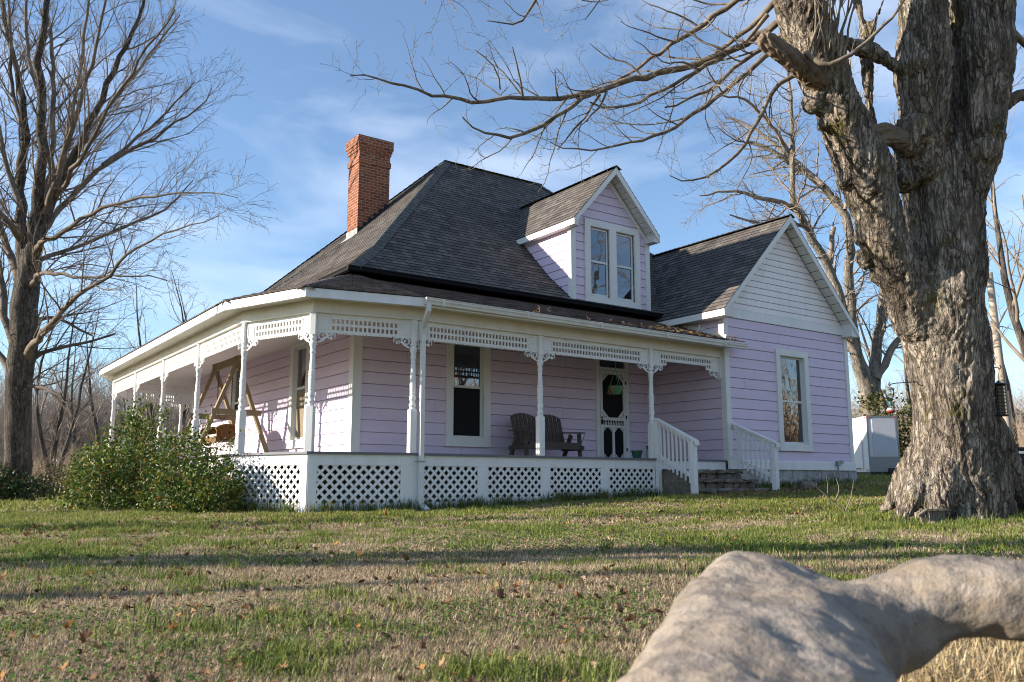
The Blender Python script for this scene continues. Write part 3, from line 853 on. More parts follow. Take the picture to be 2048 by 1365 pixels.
# ------------------------------------------------------------------ dormer
D0, D1, DYF, DX, DZ, DZE, DFY = 5.392, 8.02, 1.862, 6.62, 7.47, 5.86, 1.50
DL, DR = 5.20, 8.12
mb = MB()
dg = lambda z: (max(D0, DX - (7.28 - z) * (DX - DL) / (DZ - DZE)), min(D1, DX + (7.28 - z) * (DR - DX) / (DZ - DZE)))
DW1, DW2 = (5.99, 6.62, 4.06, 5.86), (6.86, 7.49, 4.06, 5.86)
siding(mb, (0, DYF, 0), (1, 0, 0), (0, -1, 0), 3.84, 7.26, dg, .225, .014, (DW1, DW2))
roof_y = lambda z: YE + (z - ZE) / .80 if z < ZB else YE + BR + (z - ZB) / ((AZ - ZB) / (AY - YE - BR))
for X_, sx in ((D0, -1), (D1, 1)):
    siding(mb, (X_, 0, 0), (0, 1, 0), (sx, 0, 0), 3.84, 5.9, lambda z: (DYF, max(DYF + .01, roof_y(z) + .05)), .225, .014)
dormer = mb.build("dormer", M['siding'], house)
cb = MB()
for x, sx in ((D0, -1), (D1, 1)):
    cb.box(x + sx * .032, x, DYF - .030, DYF + .10, 3.84, 5.86); cb.box(x, x - sx * .12, DYF - .034, DYF, 3.84, 5.86)
for sx, xe in ((-1, DL), (1, DR)):   # raking frieze under the soffit
    k = (DZ - DZE) / abs(DX - xe)
    a, b = np.array([DX, DYF - .031, DZ - .17]), np.array([(D0 if sx < 0 else D1), DYF - .031, DZ - .17 - k * abs(DX - (D0 if sx < 0 else D1))])
    cb.add([a, b, b - (0, 0, .13), a - (0, 0, .17), a + (0, .03, 0), b + (0, .03, 0), b + (0, .03, -.13), a + (0, .03, -.17)], [(0, 1, 2, 3), (0, 4, 5, 1), (2, 6, 7, 3)])
cb.build("corner_board", M['trim'], dormer, fix=True)
dr = MB()
shingles(dr, [(DL, 6.8, DZE), (DL, DFY, DZE), (DX, DFY, DZ), (DX, 6.8, DZ)], (0, -1, 0))
shingles(dr, [(DR, DFY, DZE), (DR, 6.8, DZE), (DX, 6.8, DZ), (DX, DFY, DZ)], (0, 1, 0))
droof = dr.build("roof", M['shingle'], house)
cp = MB(); caps(cp, (DX, DFY - .02, DZ), (DX, 5.6, DZ)); cp.build("ridge_cap", M['cap'], droof)
gable_trim(DX, DZ, DL, DR, DZE, DFY, DYF, 3.95, .15, 'trim', .16).build("barge_board", M['trim'], house, fix=True)
mb = MB()
def bxf(a, b, c, d, k0=.012, k1=.055): mb.box(a, b, DYF - k1, DYF - k0, c, d)
bxf(5.80, 5.97, 3.93, 6.04); bxf(7.51, 7.68, 3.93, 6.04); bxf(5.97, 7.51, 5.875, 6.04); bxf(5.97, 7.51, 3.93, 4.045); bxf(6.635, 6.845, 4.045, 5.875)
mb.box(5.78, 7.70, DYF - .07, DYF - .012, 3.90, 3.93)
for (a, b, c, d) in (DW1, DW2):
    mb.box(a - .015, a, DYF - .05, DYF + .09, c, d); mb.box(b, b + .015, DYF - .05, DYF + .09, c, d); mb.box(a, b, DYF - .05, DYF + .09, d, d + .014); mb.box(a, b, DYF - .05, DYF + .09, c - .014, c)
dwin = mb.build("window", M['trim'], house)
dwin["label"] = "twin dormer window"
window((0, DYF, 0), (1, 0, 0), (0, -1, 0), DW1, part=dwin, depth=.055, mid=4.97, screen=False, curtain=(6.3, 6.6, 4.1, 4.9))
window((0, DYF, 0), (1, 0, 0), (0, -1, 0), DW2, part=dwin, depth=.055, mid=4.97, screen=False, curtain=(6.9, 7.22, 4.1, 4.9))

# ------------------------------------------------------------------ chimney
ch = MB(); CX0, CX1, CY0, CY1 = 2.23, 3.20, 7.47, 8.17
def course(e, z0, z1): ch.box(CX0 - e, CX1 + e, CY0 - e, CY1 + e, z0, z1)
course(0, 5.6, 8.50); course(.028, 8.5, 8.66); course(.004, 8.66, 8.86); course(.03, 8.86, 8.945); course(.052, 8.945, 9.03); course(.076, 9.03, 9.30)
course(-.09, 9.301, 9.33)
chim = ch.build("chimney", M['brick'], roof)
ch = MB(); mslope = (AZ - ZB) / (AX - XE - BR)
zr = lambda x: ZB + (x - XE - BR) * mslope
for i in range(6):
    xa = CX0 + .0 + i * (CX1 - CX0) / 6; xb = CX0 + (i + 1) * (CX1 - CX0) / 6
    ch.add([(xa, CY0 - .006, zr(xa) - .05), (xb, CY0 - .006, zr(xb) - .05), (xb, CY0 - .006, zr(xa) + .21), (xa, CY0 - .006, zr(xa) + .21)], [(0, 1, 2, 3)])
ch.build("step_flashing", M['flash'], roof)
ch = MB(); ch.box(CX0 - .008, CX0 - .002, CY0 - .01, CY1 + .01, zr(CX0) - .1, zr(CX0) + .17)
ch.add([(CX0 - .02, CY0 - .02, zr(CX0 - .02) + .025), (CX0 - .02, CY1 + .02, zr(CX0 - .02) + .025), (CX0 - .2, CY1 + .02, zr(CX0 - .2) + .025), (CX0 - .2, CY0 - .02, zr(CX0 - .2) + .025)], [(0, 1, 2, 3)])
ch.build("lead_apron", M['lead'], roof)
# ------------------------------------------------------------------ the porch
P1, P2, P3 = (0.0, 0.0), (-1.833, .383), (-2.494, 2.14)
PA, PB, PC, PD = (-2.494, 5.195), (-2.494, 8.242), (-2.494, 11.30), (-2.494, 14.25)
PE, PF, PG = (-1.75, 16.0), (0.1, 16.6), (3.2, 16.6)
P4, P5 = (2.985, 0.0), (6.162, 0.0)
PATH = [(WX - .03, 0.0), P1, P2, P3, PD, PE, PF, PG]       # outer line of the porch, front to back
def offset_path(path, d):
    """Shift a polyline sideways (outwards is to the left of the walking direction here)."""
    out = []
    for i, p in enumerate(path):
        p = np.array(p)
        dirs = []
        if i > 0: dirs.append(nrm(p - np.array(path[i - 1])))
        if i < len(path) - 1: dirs.append(nrm(np.array(path[i + 1]) - p))
        ns = [np.array([-t[1], t[0]]) * -1 for t in dirs]
        ns = [n for n in ns]
        if len(ns) == 1: out.append(p + ns[0] * d)
        else:
            b = nrm(ns[0] + ns[1]); out.append(p + b * d / (b @ ns[0]))
    return out
# walking from the wing to the left the house lies on the right: outwards must be -y on the front run
_t = offset_path(PATH, 1.0)
SGN = 1.0 if _t[0][1] < 0 else -1.0
OFF = lambda d: offset_path(PATH, SGN * d)
def band(mb, d0, d1, z0, z1, path_from=0, path_to=None):
    A, B = OFF(d0), OFF(d1); n = len(A) if path_to is None else path_to
    for i in range(path_from, n - 1):
        mb.add([(*A[i], z0), (*A[i + 1], z0), (*B[i + 1], z0), (*B[i], z0), (*A[i], z1), (*A[i + 1], z1), (*B[i + 1], z1), (*B[i], z1)],
               [(0, 1, 2, 3), (7, 6, 5, 4), (0, 4, 5, 1), (2, 6, 7, 3)] + ([(3, 7, 4, 0)] if i == path_from else []) + ([(1, 5, 6, 2)] if i == n - 2 else []))

def slab(mb, d, z0, z1):
    """Floor or ceiling sheet between the porch line offset by d and the house walls."""
    A = OFF(d); inner = [(WX - .03, HY), (HX, HY), (HX, HY), (HX, HY), (HX, BY), (HX, BY), (HX + .3, BY), (3.2, BY)]
    for i in range(len(A) - 1):
        q = [A[i], A[i + 1], inner[i + 1], inner[i]]
        if inner[i] == inner[i + 1]: q = q[:3]
        k = len(q)
        mb.add([(*p, z0) for p in q] + [(*p, z1) for p in q], [list(range(k)), list(range(k, 2 * k))[::-1], (0, k, k + 1, 1)])
f = MB(); slab(f, .10, -.042, 0.0); f.build("porch_floor", M['deck'], house, fix=True)
f = MB(); slab(f, .41, 2.715, 2.73); f.build("porch_ceiling", M['ceil'], house, fix=True)
f = MB(); band(f, -.07, .065, 2.50, 2.714); band(f, -.085, .085, 2.487, 2.512); f.build("porch_beam", M['beam'], house, fix=True)
f = MB(); band(f, .41, .45, 2.685, 2.842); band(f, .405, .46, 2.676, 2.70); f.build("fascia", M['white'], house, fix=True)
A_, B_ = OFF(.375), OFF(.40)
for i in (1,):
    for k in range(18):
        p = np.array(A_[i]) + (np.array(A_[i + 1]) - np.array(A_[i])) * (k + .5) / 18; q = np.array(B_[i]) + (np.array(B_[i + 1]) - np.array(B_[i])) * (k + .5) / 18
        MB().beam((*p, 2.711), (*q, 2.711), .018, .006).build("soffit_vent", M['dark'], house)

# porch roof: front run, two corner facets, left run, back
EV = OFF(.47); ZV, ZT = 2.852, 3.80
pr_ = MB()
C0 = (HX - .05, HY - .05)
tl = (*C0, ZT)
e = [(*p, ZV) for p in EV]
front_tip = (8.92, EV[0][1], ZV)
shingles(pr_, [e[1], front_tip, (WX + .05, -.2, ZV + .09), (WX + .05, HY - .05, ZT), tl], (1, 0, 0), .145, .016)
def face(a, b, *top): shingles(pr_, [a, b, *top], np.array(b) - np.array(a), .145, .016)
face(e[2], e[1], tl); face(e[3], e[2], tl)
bl_ = (HX - .05, BY + .05, ZT)
face(e[4], e[3], tl, bl_); face(e[5], e[4], bl_); face(e[6], e[5], bl_); face(e[7], e[6], bl_, (3.2, BY + .05, ZT))
proof = pr_.build("porch_roof", M['shingle_porch'], house)
cp = MB(); 
for a_, b_ in ((e[2], tl), (e[3], tl), (e[4], bl_)):
    cp = MB(); caps(cp, a_, b_, .15); cp.build("ridge_cap", M['cap'], proof)
wf = MB(); wf.beam((WX - .035, -.25, ZV + .13), (WX - .035, HY - .2, ZT + .0), .012, .09); wf.build("wall_flashing", M['vinyl'], house)

# front gutter and downspout
gt = MB()
gp = [(0, .0), (0, -.115), (.03, -.125), (.075, -.118), (.085, -.075), (.105, -.045), (.105, -.012), (.118, -.010), (.118, .004), (.10, .004), (.095, -.02)]
gp = [(0, .0), (0, -.115), (.03, -.125), (.075, -.118), (.085, -.075), (.105, -.045), (.105, -.012), (.118, -.008), (.118, .004)]
gutter_run(gt, (-.05, -.452, 2.835), (8.93, -.452, 2.79), (0, -1, 0), gp)
for k in range(5): gt.box(.3 + k * 1.95, .335 + k * 1.95, -.578, -.452, 2.70, 2.838 - .009 * k)
gut = gt.build("gutter", M['gutter'], house, fix=True)
ds = MB()
path = [(.02, -.50, 2.73), (.025, -.50, 2.60), (.05, -.36, 2.47), (.10, -.17, 2.33), (.125, -.135, 2.22), (.13, -.135, -.82), (.13, -.17, -.93), (.14, -.36, -1.03)]
for a, b in zip(path[:-1], path[1:]):
    a, b = np.array(a), np.array(b); d = nrm(b - a)
    ds.beam(a - d * .012, b + d * .012, .085, .065, up=(0, -1, .02))
dsp = ds.build("downspout", M['vinyl'], house)
st = MB(); st.box(-.02, .19, -.175, -.168, -.17, -.145); st.build("strap", M['grey'], dsp)
# dead vine and leaves caught on the porch roof edge
vn = MB(); rg = random.Random(4)
for k in range(60):
    x = rg.uniform(5.9, 8.7) if k < 48 else rg.uniform(2.5, 6); y = -.52 + rg.random() ** 2 * .55; z = ZV + .385 * (y + .47) + .02
    p = [np.array([x, y, z])]
    for j in range(4): p.append(p[-1] + np.array([rg.uniform(-.1, .1), rg.uniform(-.05, .07), rg.uniform(-.005, .04 if k % 9 else .1)]))
    vn.tube(p, [.006, .006, .005, .004, .002], 4)
    vn.ball((x + .05, y, z + .015), rg.uniform(.01, .028), rg.uniform(.01, .025), .008, 5, 4)
vine = vn.build("dead_vine", M['dead']); tag(vine, "dry vine and dead leaves caught in the porch gutter near the gabled wing", "vine")

# posts
pm = MB(); hb = .072; ht = .060
def sq(z0, z1, h, ch=.012):
    o8 = [(-h + ch, -h), (h - ch, -h), (h, -h + ch), (h, h - ch), (h - ch, h), (-h + ch, h), (-h, h - ch), (-h, -h + ch)]
    pm.prism(o8, (0, 0, z0), (1, 0, 0), (0, 1, 0), (0, 0, 1), z1 - z0)
sq(0, .80, hb); pm.lathe([(.80, .082), (.815, .075), (.84, .058)], n=4) if False else None
prof_ = [(.80, .068), (.83, .058), (.845, .052), (.86, .064), (.885, .068), (.91, .058), (.93, .046), (.96, .050), (.99, .062), (1.03, .064), (1.06, .054), (1.075, .047),
        (1.09, .056), (1.11, .056), (1.125, .050), (1.15, .055), (1.28, .058), (1.34, .056), (1.355, .063), (1.375, .063), (1.39, .054), (1.405, .062), (1.425, .062), (1.44, .052),
        (1.60, .047), (1.74, .042), (1.755, .052), (1.78, .055), (1.80, .048), (1.82, .043), (1.85, .050), (1.90, .064), (1.94, .066), (1.97, .052), (1.985, .050), (2.0, .062), (2.03, .063), (2.045, .052), (2.06, .055), (2.09, .062)]
pm.lathe(prof_, n=20)
sq(2.09, 2.487, ht)
post_me = pm.mesh("porch_post")
def post(p, rz):
    o = link("porch_post", post_me, M['white'], house); o.location = (p[0], p[1], 0); o.rotation_euler = (0, 0, rz); return o
def ang(a, b): return math.atan2(b[1] - a[1], b[0] - a[0])
r12, r23 = ang(P2, P1), ang(P3, P2)
for p, rz in ((P1, r12 / 2), (P2, (r12 + r23) / 2), (P3, (r23 - math.pi / 2) / 2), (PA, 0), (PB, 0), (PC, 0), (PD, .2), (PE, .5), (PF, .2), (PG, 0), (P4, 0), (P5, 0)): post(p, rz)
hp = MB(); hp.box(WX - .035, WX - .08, -.06, .06, 1.98, 2.49); hp.ball((WX - .05, 0, 1.96), .03); hp.build("half_post", M['white'], house)

# frieze panels with square holes, scalloped edge, scroll brackets and drops
brm = MB()
def ribbon(mb, pts, w, t=.022):
    pts = np.array(pts, float); T = np.gradient(pts, axis=0); T /= np.maximum(np.linalg.norm(T, axis=1, keepdims=True), 1e-6)
    N = np.stack([-T[:, 1], T[:, 0]], 1); w = np.asarray(w)[:, None] if not np.isscalar(w) else w
    A, B = pts + N * w / 2, pts - N * w / 2; k = len(pts)
    V_ = [(a[0], -t / 2, a[1]) for a in A] + [(b[0], -t / 2, b[1]) for b in B] + [(a[0], t / 2, a[1]) for a in A] + [(b[0], t / 2, b[1]) for b in B]
    F_ = []
    for i in range(k - 1):
        F_ += [(i, i + 1, k + i + 1, k + i), (2 * k + i, 3 * k + i, 3 * k + i + 1, 2 * k + i + 1), (i, 2 * k + i, 2 * k + i + 1, i + 1), (k + i, k + i + 1, 3 * k + i + 1, 3 * k + i)]
    F_ += [(0, k, 3 * k, 2 * k), (k - 1, 3 * k - 1, 4 * k - 1, 2 * k - 1)]
    mb.add(V_, F_)
# main S: from the post bottom sweeping up and out
th = np.linspace(0, 1, 22)
S = [(.012 + .285 * t_, -.190 + .165 * (t_ * t_ * (3 - 2 * t_)) + .0 * t_) for t_ in th]
ribbon(brm, S, .020 + .018 * np.sin(math.pi * th))
a_ = np.linspace(-.5 * math.pi, 1.55 * math.pi, 26)      # big curl nearest the post
ribbon(brm, [(.085 + (.068 - .040 * i / 25) * math.cos(-x), -.082 + (.068 - .040 * i / 25) * math.sin(-x)) for i, x in enumerate(a_[::-1])], .021)
a_ = np.linspace(.2 * math.pi, 1.9 * math.pi, 20)        # small outer curl
ribbon(brm, [(.235 + (.045 - .022 * i / 19) * math.cos(x), -.085 + (.045 - .022 * i / 19) * math.sin(x)) for i, x in enumerate(a_)], .020)
for cx, cz, r in ((.175, -.045, .022), (.150, -.030, .018), (.255, -.105, .030), (.270, -.045, .018)):
    brm.prism([(r * math.cos(x), r * math.sin(x)) for x in np.linspace(0, 2 * math.pi, 9)[:-1]], (cx, -.012, cz), (1, 0, 0), (0, 0, 1), (0, 1, 0), .023)
brm.box(0, .31, -.0125, .0125, -.018, .0)
brm.lathe([(-.115, .003), (-.105, .010), (-.095, .010), (-.085, .005), (-.075, .012), (-.055, .014), (-.045, .007), (-.03, .014), (0, .014)], (.325, 0, 0), 8)
br_me = brm.mesh("bracket")

def frieze(a, b, single=False, inset=.06):
    a, b = np.array([*a, 0.]), np.array([*b, 0.]); d = nrm(b - a); L = np.linalg.norm(b - a) - 2 * inset
    n = np.array([d[1], -d[0], 0.])     # outward when walking with the house on the left
    o = a + d * inset
    end = .27 if L > 1.9 else .25
    nh = int(round((L - 2 * end) / .0815)); pitch = (L - 2 * end) / nh
    us = [0.0, .02]; hole_u = set()
    us = [0.0]; 
    for k in range(nh):
        us += [end + pitch * k + (pitch - .054) / 2, end + pitch * k + (pitch + .054) / 2]; hole_u.add(len(us) - 2)
    us.append(L)
    # finer grid so the bottom row can be left out in the middle of the short bay
    vs = [2.150, 2.195, 2.268, 2.312, 2.385, 2.428, 2.487] if False else [2.150, 2.192, 2.272, 2.316, 2.398, 2.487]
    mask = [[not (i in hole_u and j in (1, 3)) for i in range(len(us) - 1)] for j in range(5)]
    if single:
        lo, hi = 5, len(us) - 6
        for j in (0, 1):
            for i in range(lo, hi): mask[j][i] = False
    mb = MB(); mb.plate(us, vs, mask, o - n * .014, d, (0, 0, 1), n, .028)
    zed = np.array([0, 0, 1.])
    # raised mouldings on the end blocks and rails
    for u0, u1 in ((.03, end - .03), (L - end + .03, L - .03)):
        for (x0, x1, z0, z1) in ((u0, u1, 2.19, 2.205), (u0, u1, 2.425, 2.44), (u0, u0 + .015, 2.205, 2.425), (u1 - .015, u1, 2.205, 2.425)):
            mb.obox(o + d * (x0 + x1) / 2 + zed * (z0 + z1) / 2 + n * .018, d, n, zed, (x1 - x0) / 2, .0065, (z1 - z0) / 2)
    # scallops
    s0, s1, zz = (.36, L - .36, 2.15) if not single else (us[5], us[len(us) - 6], 2.27)
    m_ = int((s1 - s0) / .06); w = (s1 - s0) / m_
    for k in range(m_):
        mb.prism([(-w / 2, .001), (-w / 2 * .8, -.018), (0, -.030), (w / 2 * .8, -.018), (w / 2, .001)], o + d * (s0 + w * (k + .5)) + zed * zz - n * .011, d, zed, n, .022)
    p = mb.build("frieze_panel", M['white'], house, fix=True)
    rz = math.atan2(d[1], d[0])
    for base, fl in ((o, 1), (o + d * L, -1)):
        bo = link("bracket", br_me, M['white'], None)
        bo.parent = p; bo.matrix_parent_inverse = root_world(p).inverted()
        bo.location = base + zed * 2.149; bo.rotation_euler = (0, 0, rz if fl > 0 else rz + math.pi)
    return p
for a, b, s_ in ((P1, P4, 0), (P4, P5, 0), (P5, (WX - .02, 0), 1), (P2, P1, 0), (P3, P2, 0), (PA, P3, 0), (PB, PA, 0), (PC, PB, 0), (PD, PC, 0), (PE, PD, 0), (PF, PE, 0), (PG, PF, 0)):
    frieze(a, b, bool(s_))

# skirt: rim board, stiles, lattice panels
def clip_convex(poly, planes):
    for (nx_, ny_, c) in planes:
        out = []
        for i, p in enumerate(poly):
            q = poly[(i + 1) % len(poly)]
            dp, dq = nx_ * p[0] + ny_ * p[1] - c, nx_ * q[0] + ny_ * q[1] - c
            if dp <= 0: out.append(p)
            if (dp < 0 < dq) or (dq < 0 < dp):
                f = dp / (dp - dq); out.append((p[0] + (q[0] - p[0]) * f, p[1] + (q[1] - p[1]) * f))
        poly = out
        if len(poly) < 3: return None
    return poly

def lattice(o, d, n, u0, u1, zb0, zb1, zt, pitch=.172, w=.049):
    mb = MB(); Z = np.array([0, 0, 1.]); quad = [(u0, zb0), (u1, zb1), (u1, zt), (u0, zt)]
    planes = []
    for i, p in enumerate(quad):
        q = quad[(i + 1) % 4]; ex, ey = q[0] - p[0], q[1] - p[1]; l = math.hypot(ex, ey)
        planes.append((ey / l, -ex / l, (ey * p[0] - ex * p[1]) / l))
    for lay, s in ((0, 1), (1, -1)):
        k0 = (u0 + s * 0) - 3
        step = pitch * 1.0
        for k in range(int((u1 - u0 + 4) / step) + 1):
            x = u0 - 2 + k * step; hw = w * .7071
            # slat through (x, zt) going down along direction (s, -1)
            poly = [(x - hw, zt + .05), (x + hw, zt + .05), (x + hw + s * 2, zt - 1.95), (x - hw + s * 2, zt - 1.95)]
            if s < 0: poly = poly[::-1]
            ar = sum(poly[i][0] * poly[(i + 1) % 4][1] - poly[(i + 1) % 4][0] * poly[i][1] for i in range(4))
            if ar < 0: poly = poly[::-1]
            c = clip_convex(poly, planes)
            if c: mb.prism(c, np.asarray(o) + np.asarray(n) * (-.03 + lay * .0085), d, Z, n, .008)
    return mb

def skirt(a, b, splits, open_end=False):
    """Skirt along a-b (house on the left); splits = [(u0, u1), ...] lattice fields."""
    a, b = np.array([*a, 0.]), np.array([*b, 0.]); d = nrm(b - a); L = np.linalg.norm(b - a); n = np.array([d[1], -d[0], 0.]); Z = np.array([0, 0, 1.])
    a = a + n * .055; mb = MB()
    gz_ = lambda u: float(ground(*(a + d * u)[:2]))
    def bd(u0, u1, z0, z1, k0, k1, zz0=None):
        P = [a + d * u + Z * z + n * k for k in (k0, k1) for u, z in ((u0, z0), (u1, zz0 if zz0 is not None else z0), (u1, z1), (u0, z1))]
        mb.add(P, [(0, 3, 2, 1), (4, 5, 6, 7), (0, 1, 5, 4), (1, 2, 6, 5), (2, 3, 7, 6), (3, 0, 4, 7)])
    bd(-.02, L + .02, -.235, -.043, -.035, .0)
    prev = 0
    for (u0, u1) in splits + [(L, L)]:
        bd(prev if prev else -.015, u0 if u0 < L else L + .015, gz_(u0) - .1, -.236, -.033, -.003); prev = u1
    for (u0, u1) in splits:
        bd(u0, u1, gz_(u0) - .12, gz_(u0) + .145, -.032, -.004, gz_(u1) - .12) if False else None
        P = [a + d * u + Z * z + n * k for k in (-.032, -.004) for u, z in ((u0, gz_(u0) - .12), (u1, gz_(u1) - .12), (u1, gz_(u1) + .145), (u0, gz_(u0) + .145))]
        mb.add(P, [(0, 3, 2, 1), (4, 5, 6, 7), (0, 1, 5, 4), (1, 2, 6, 5), (2, 3, 7, 6), (3, 0, 4, 7)])
    sk = mb.build("porch_skirt", M['white'], house, fix=True)
    for (u0, u1) in splits:
        lattice(a, d, n, u0, u1, gz_(u0) + .146, gz_(u1) + .146, -.237).build("lattice_panel", M['white'], sk, fix=True)
skirt(P1, P5, [(.235, 1.43), (1.66, 2.957), (3.19, 4.57), (4.81, 6.12)])
skirt(P2, P1, [(.14, 1.66)])
skirt(P3, P2, [(.14, 1.72)])
skirt(PD, P3, [(.15 + 1.52 * k, 1.52 * k + 1.44) for k in range(8)])
rs = MB(); rs.box(6.22, WX - .03, -.075, -.04, -.24, -.043); rs.build("riser_board", M['white'], house)
# lattice rail at the far end of the porch
lr = lattice((-1.9, 13.9, 0), np.array([1., 0, 0]), np.array([0, -1., 0]), .2, 1.7, .15, .15, .9, .13, .04)
lr.beam((-1.75, 13.88, .93), (-.2, 13.88, .93), .06, .06); lr.beam((-1.75, 13.88, .12), (-.2, 13.88, .12), .06, .06)
lr.build("lattice_railing", M['trim'], house, fix=True)

# stone steps between the railings
rg = random.Random(11)
sm = MB()
def rough_stone(mb, x0, x1, y0, y1, z0, z1, j=.018, n=(5, 3, 2)):
    gx_, gy_, gz2 = [np.linspace(0, 1, k + 1) for k in n]
    idx = {}; V_ = []; F_ = []
    def vid(i, j_, k):
        if (i, j_, k) not in idx:
            idx[(i, j_, k)] = len(V_)
            x = x0 + (x1 - x0) * gx_[i]; y = y0 + (y1 - y0) * gy_[j_]; z = z0 + (z1 - z0) * gz2[k]
            edge = sum((i in (0, n[0]), j_ in (0, n[1]), k in (0, n[2])))
            c = .5 if edge >= 2 else 0
            x += rg.uniform(-j, j) - c * j * np.sign(gx_[i] - .5); y += rg.uniform(-j, j) - c * j * np.sign(gy_[j_] - .5); z += rg.uniform(-j, j) * .6 - c * j * .6 * np.sign(gz2[k] - .5)
            V_.append((x, y, z))
        return idx[(i, j_, k)]
    for i in range(n[0]):
        for j_ in range(n[1]):
            F_ += [(vid(i, j_, 0), vid(i, j_ + 1, 0), vid(i + 1, j_ + 1, 0), vid(i + 1, j_, 0)), (vid(i, j_, n[2]), vid(i + 1, j_, n[2]), vid(i + 1, j_ + 1, n[2]), vid(i, j_ + 1, n[2]))]
    for i in range(n[0]):
        for k in range(n[2]):
            F_ += [(vid(i, 0, k), vid(i + 1, 0, k), vid(i + 1, 0, k + 1), vid(i, 0, k + 1)), (vid(i, n[1], k), vid(i, n[1], k + 1), vid(i + 1, n[1], k + 1), vid(i + 1, n[1], k))]
    for j_ in range(n[1]):
        for k in range(n[2]):
            F_ += [(vid(0, j_, k), vid(0, j_, k + 1), vid(0, j_ + 1, k + 1), vid(0, j_ + 1, k)), (vid(n[0], j_, k), vid(n[0], j_ + 1, k), vid(n[0], j_ + 1, k + 1), vid(n[0], j_, k + 1))]
    mb.add(V_, F_)
for s_, (yf, zt, x1_) in enumerate(((-.50, -.245, 8.62), (-.86, -.455, 8.72), (-1.22, -.665, 8.80))):
    x = 6.28
    while x < x1_ - .1:      # treads: flat slabs with ragged noses
        w = min(rg.uniform(.45, .85), x1_ - x); rough_stone(sm, x + .006, x + w - .006, yf - .03, yf + .40, zt - .085, zt, .022); x += w
    x = 6.30
    while x < x1_ - .1:      # rubble below the tread
        w = min(rg.uniform(.2, .42), x1_ - x); rough_stone(sm, x + .01, x + w - .01, yf + .045 + rg.uniform(-.02, .02), yf + .3, zt - .24, zt - .09, .018, (3, 2, 2)); x += w
    sm.box(6.34, x1_ - .06, yf + .1, .02, zt - .6, zt - .1)
sm.box(6.30, 6.36, -1.15, -.05, -1.0, -.28)
steps = sm.build("stone_steps", M['steps'], house)

# stair railings
def railing(x, y_top, y_bot, z_top, z_bot, upper=True, name="stair_railing"):
    mb = MB(); m = (z_top - z_bot) / (y_top - y_bot)
    zr_ = lambda y: z_bot + (y - y_bot) * m
    mb.beam((x, y_top + .03, z_top + .02), (x, y_bot - .10, zr_(y_bot - .10) + .02), .135, .038)
    mb.beam((x, y_top, z_top - .05), (x, y_bot, z_bot - .05), .04, .09)
    mb.obox((x, y_bot - .11, zr_(y_bot - .11) - .02), (1, 0, 0), (0, 1, 0), (0, 0, 1), .067, .01, .045)
    dz = .80
    mb.beam((x, y_top, z_top - dz), (x, y_bot, z_bot - dz), .04, .085)
    rl = mb.build(name, M['white'], house)
    gb = float(ground(x, y_bot)) - .15
    nw = MB(); nw.box(x - .058, x + .058, y_bot - .058, y_bot + .058, gb, z_bot - .03); nw.build("newel", M['white'], rl)
    if upper:
        nw = MB(); nw.box(x - .05, x + .05, y_top - .055, y_top + .045, float(ground(x, y_top)) - .1, z_top - .02); nw.build("newel", M['white'], rl)
    else:
        nw = MB(); nw.box(x - .045, x + .045, y_top - .22, y_top - .13, z_top - .95, z_top - .11); nw.build("newel", M['white'], rl)
    k = 8
    bm_ = MB(); bm_.box(-.018, .018, -.018, .018, -.96, -.05); me = bm_.mesh("baluster")
    for i in range(k):
        y = y_top + (y_bot - y_top) * (i + 1.0) / (k + .7)
        o = link("baluster", me, M['white'], rl); o.location = (x - .035 if upper else x - .03, y, zr_(y))
    return rl
railing(6.235, -.10, -1.16, .87, .37)
railing(8.70, -.20, -1.36, .86, .375, False)

cd = MB(); cd.box(12.72, 12.84, WY - .13, WY - .06, -.10, .03); cd.box(12.86, 13.0, WY - .12, WY - .06, -.03, .05); cd.tube([(12.79, WY - .09, -.1), (12.8, WY - .09, -.75)], .016, 8)
cd.build("outlet_box", M['grey'], house)
# ------------------------------------------------------------------ things on the porch
sw = empty("porch_swing", (-1.3, 7.1, 0.0))
tag(sw, "wooden A-frame porch swing with brown wicker seat hanging on rusty chains", "swing")
SX = -1.32; Y0, Y1 = 6.25, 8.0; ZTOP = 2.33
mb = MB(); mb.beam((SX, Y0 - .12, ZTOP + .02), (SX, Y1 + .12, ZTOP + .02), .09, .17); mb.build("crossbeam", M['swing_wood'], sw)
for y in (Y0, Y1):
    for sx in (-1, 1):
        mb = MB(); yy = y + sx * .048
        mb.beam((SX + sx * .03 - sx * .06, yy, ZTOP + .12), (SX + sx * .90, yy, .0), .08, .11, up=(0, 1, 0)); mb.build("leg", M['swing_wood'], sw)
    mb = MB(); mb.beam((SX - .58, y - .105, 1.10), (SX + .60, y - .105, 1.10), .04, .13); mb.build("brace", M['swing_wood'], sw)
mb = MB(); K = 16
ya, yb = 6.52, 7.74
prof = []
for i in range(K + 1):
    a = math.pi * i / K; prof.append((ya + (yb - ya) * i / K, .62 + .42 * math.sin(a) ** .45))
prof = [(ya, .50)] + prof + [(yb, .50)]
mb.prism([(y - ya, z - .5) for y, z in prof], (SX + .27, ya, .5), (0, 1, 0), (.18, 0, .98), (1, 0, 0), .05)
mb.box(SX - .32, SX + .28, ya, yb, .46, .54)
for y in (ya, yb):
    K = 10; pts = [(SX - .34 + .62 * i / K, y, .70 + .10 * math.sin(math.pi * (i / K) ** .8)) for i in range(K + 1)]
    mb.tube(pts, .045, 8)
    mb.prism([(0, 0), (.60, 0), (.60, .24), (.3, .30), (0, .22)], (SX - .32, y - .015, .5), (1, 0, 0), (0, 0, 1), (0, 1, 0), .03)
mb.prism([(0, 0), (yb - ya, 0), (yb - ya, -.15), (0, -.15)], (SX - .335, ya, .54), (0, 1, 0), (0, 0, 1), (1, 0, 0), .02)
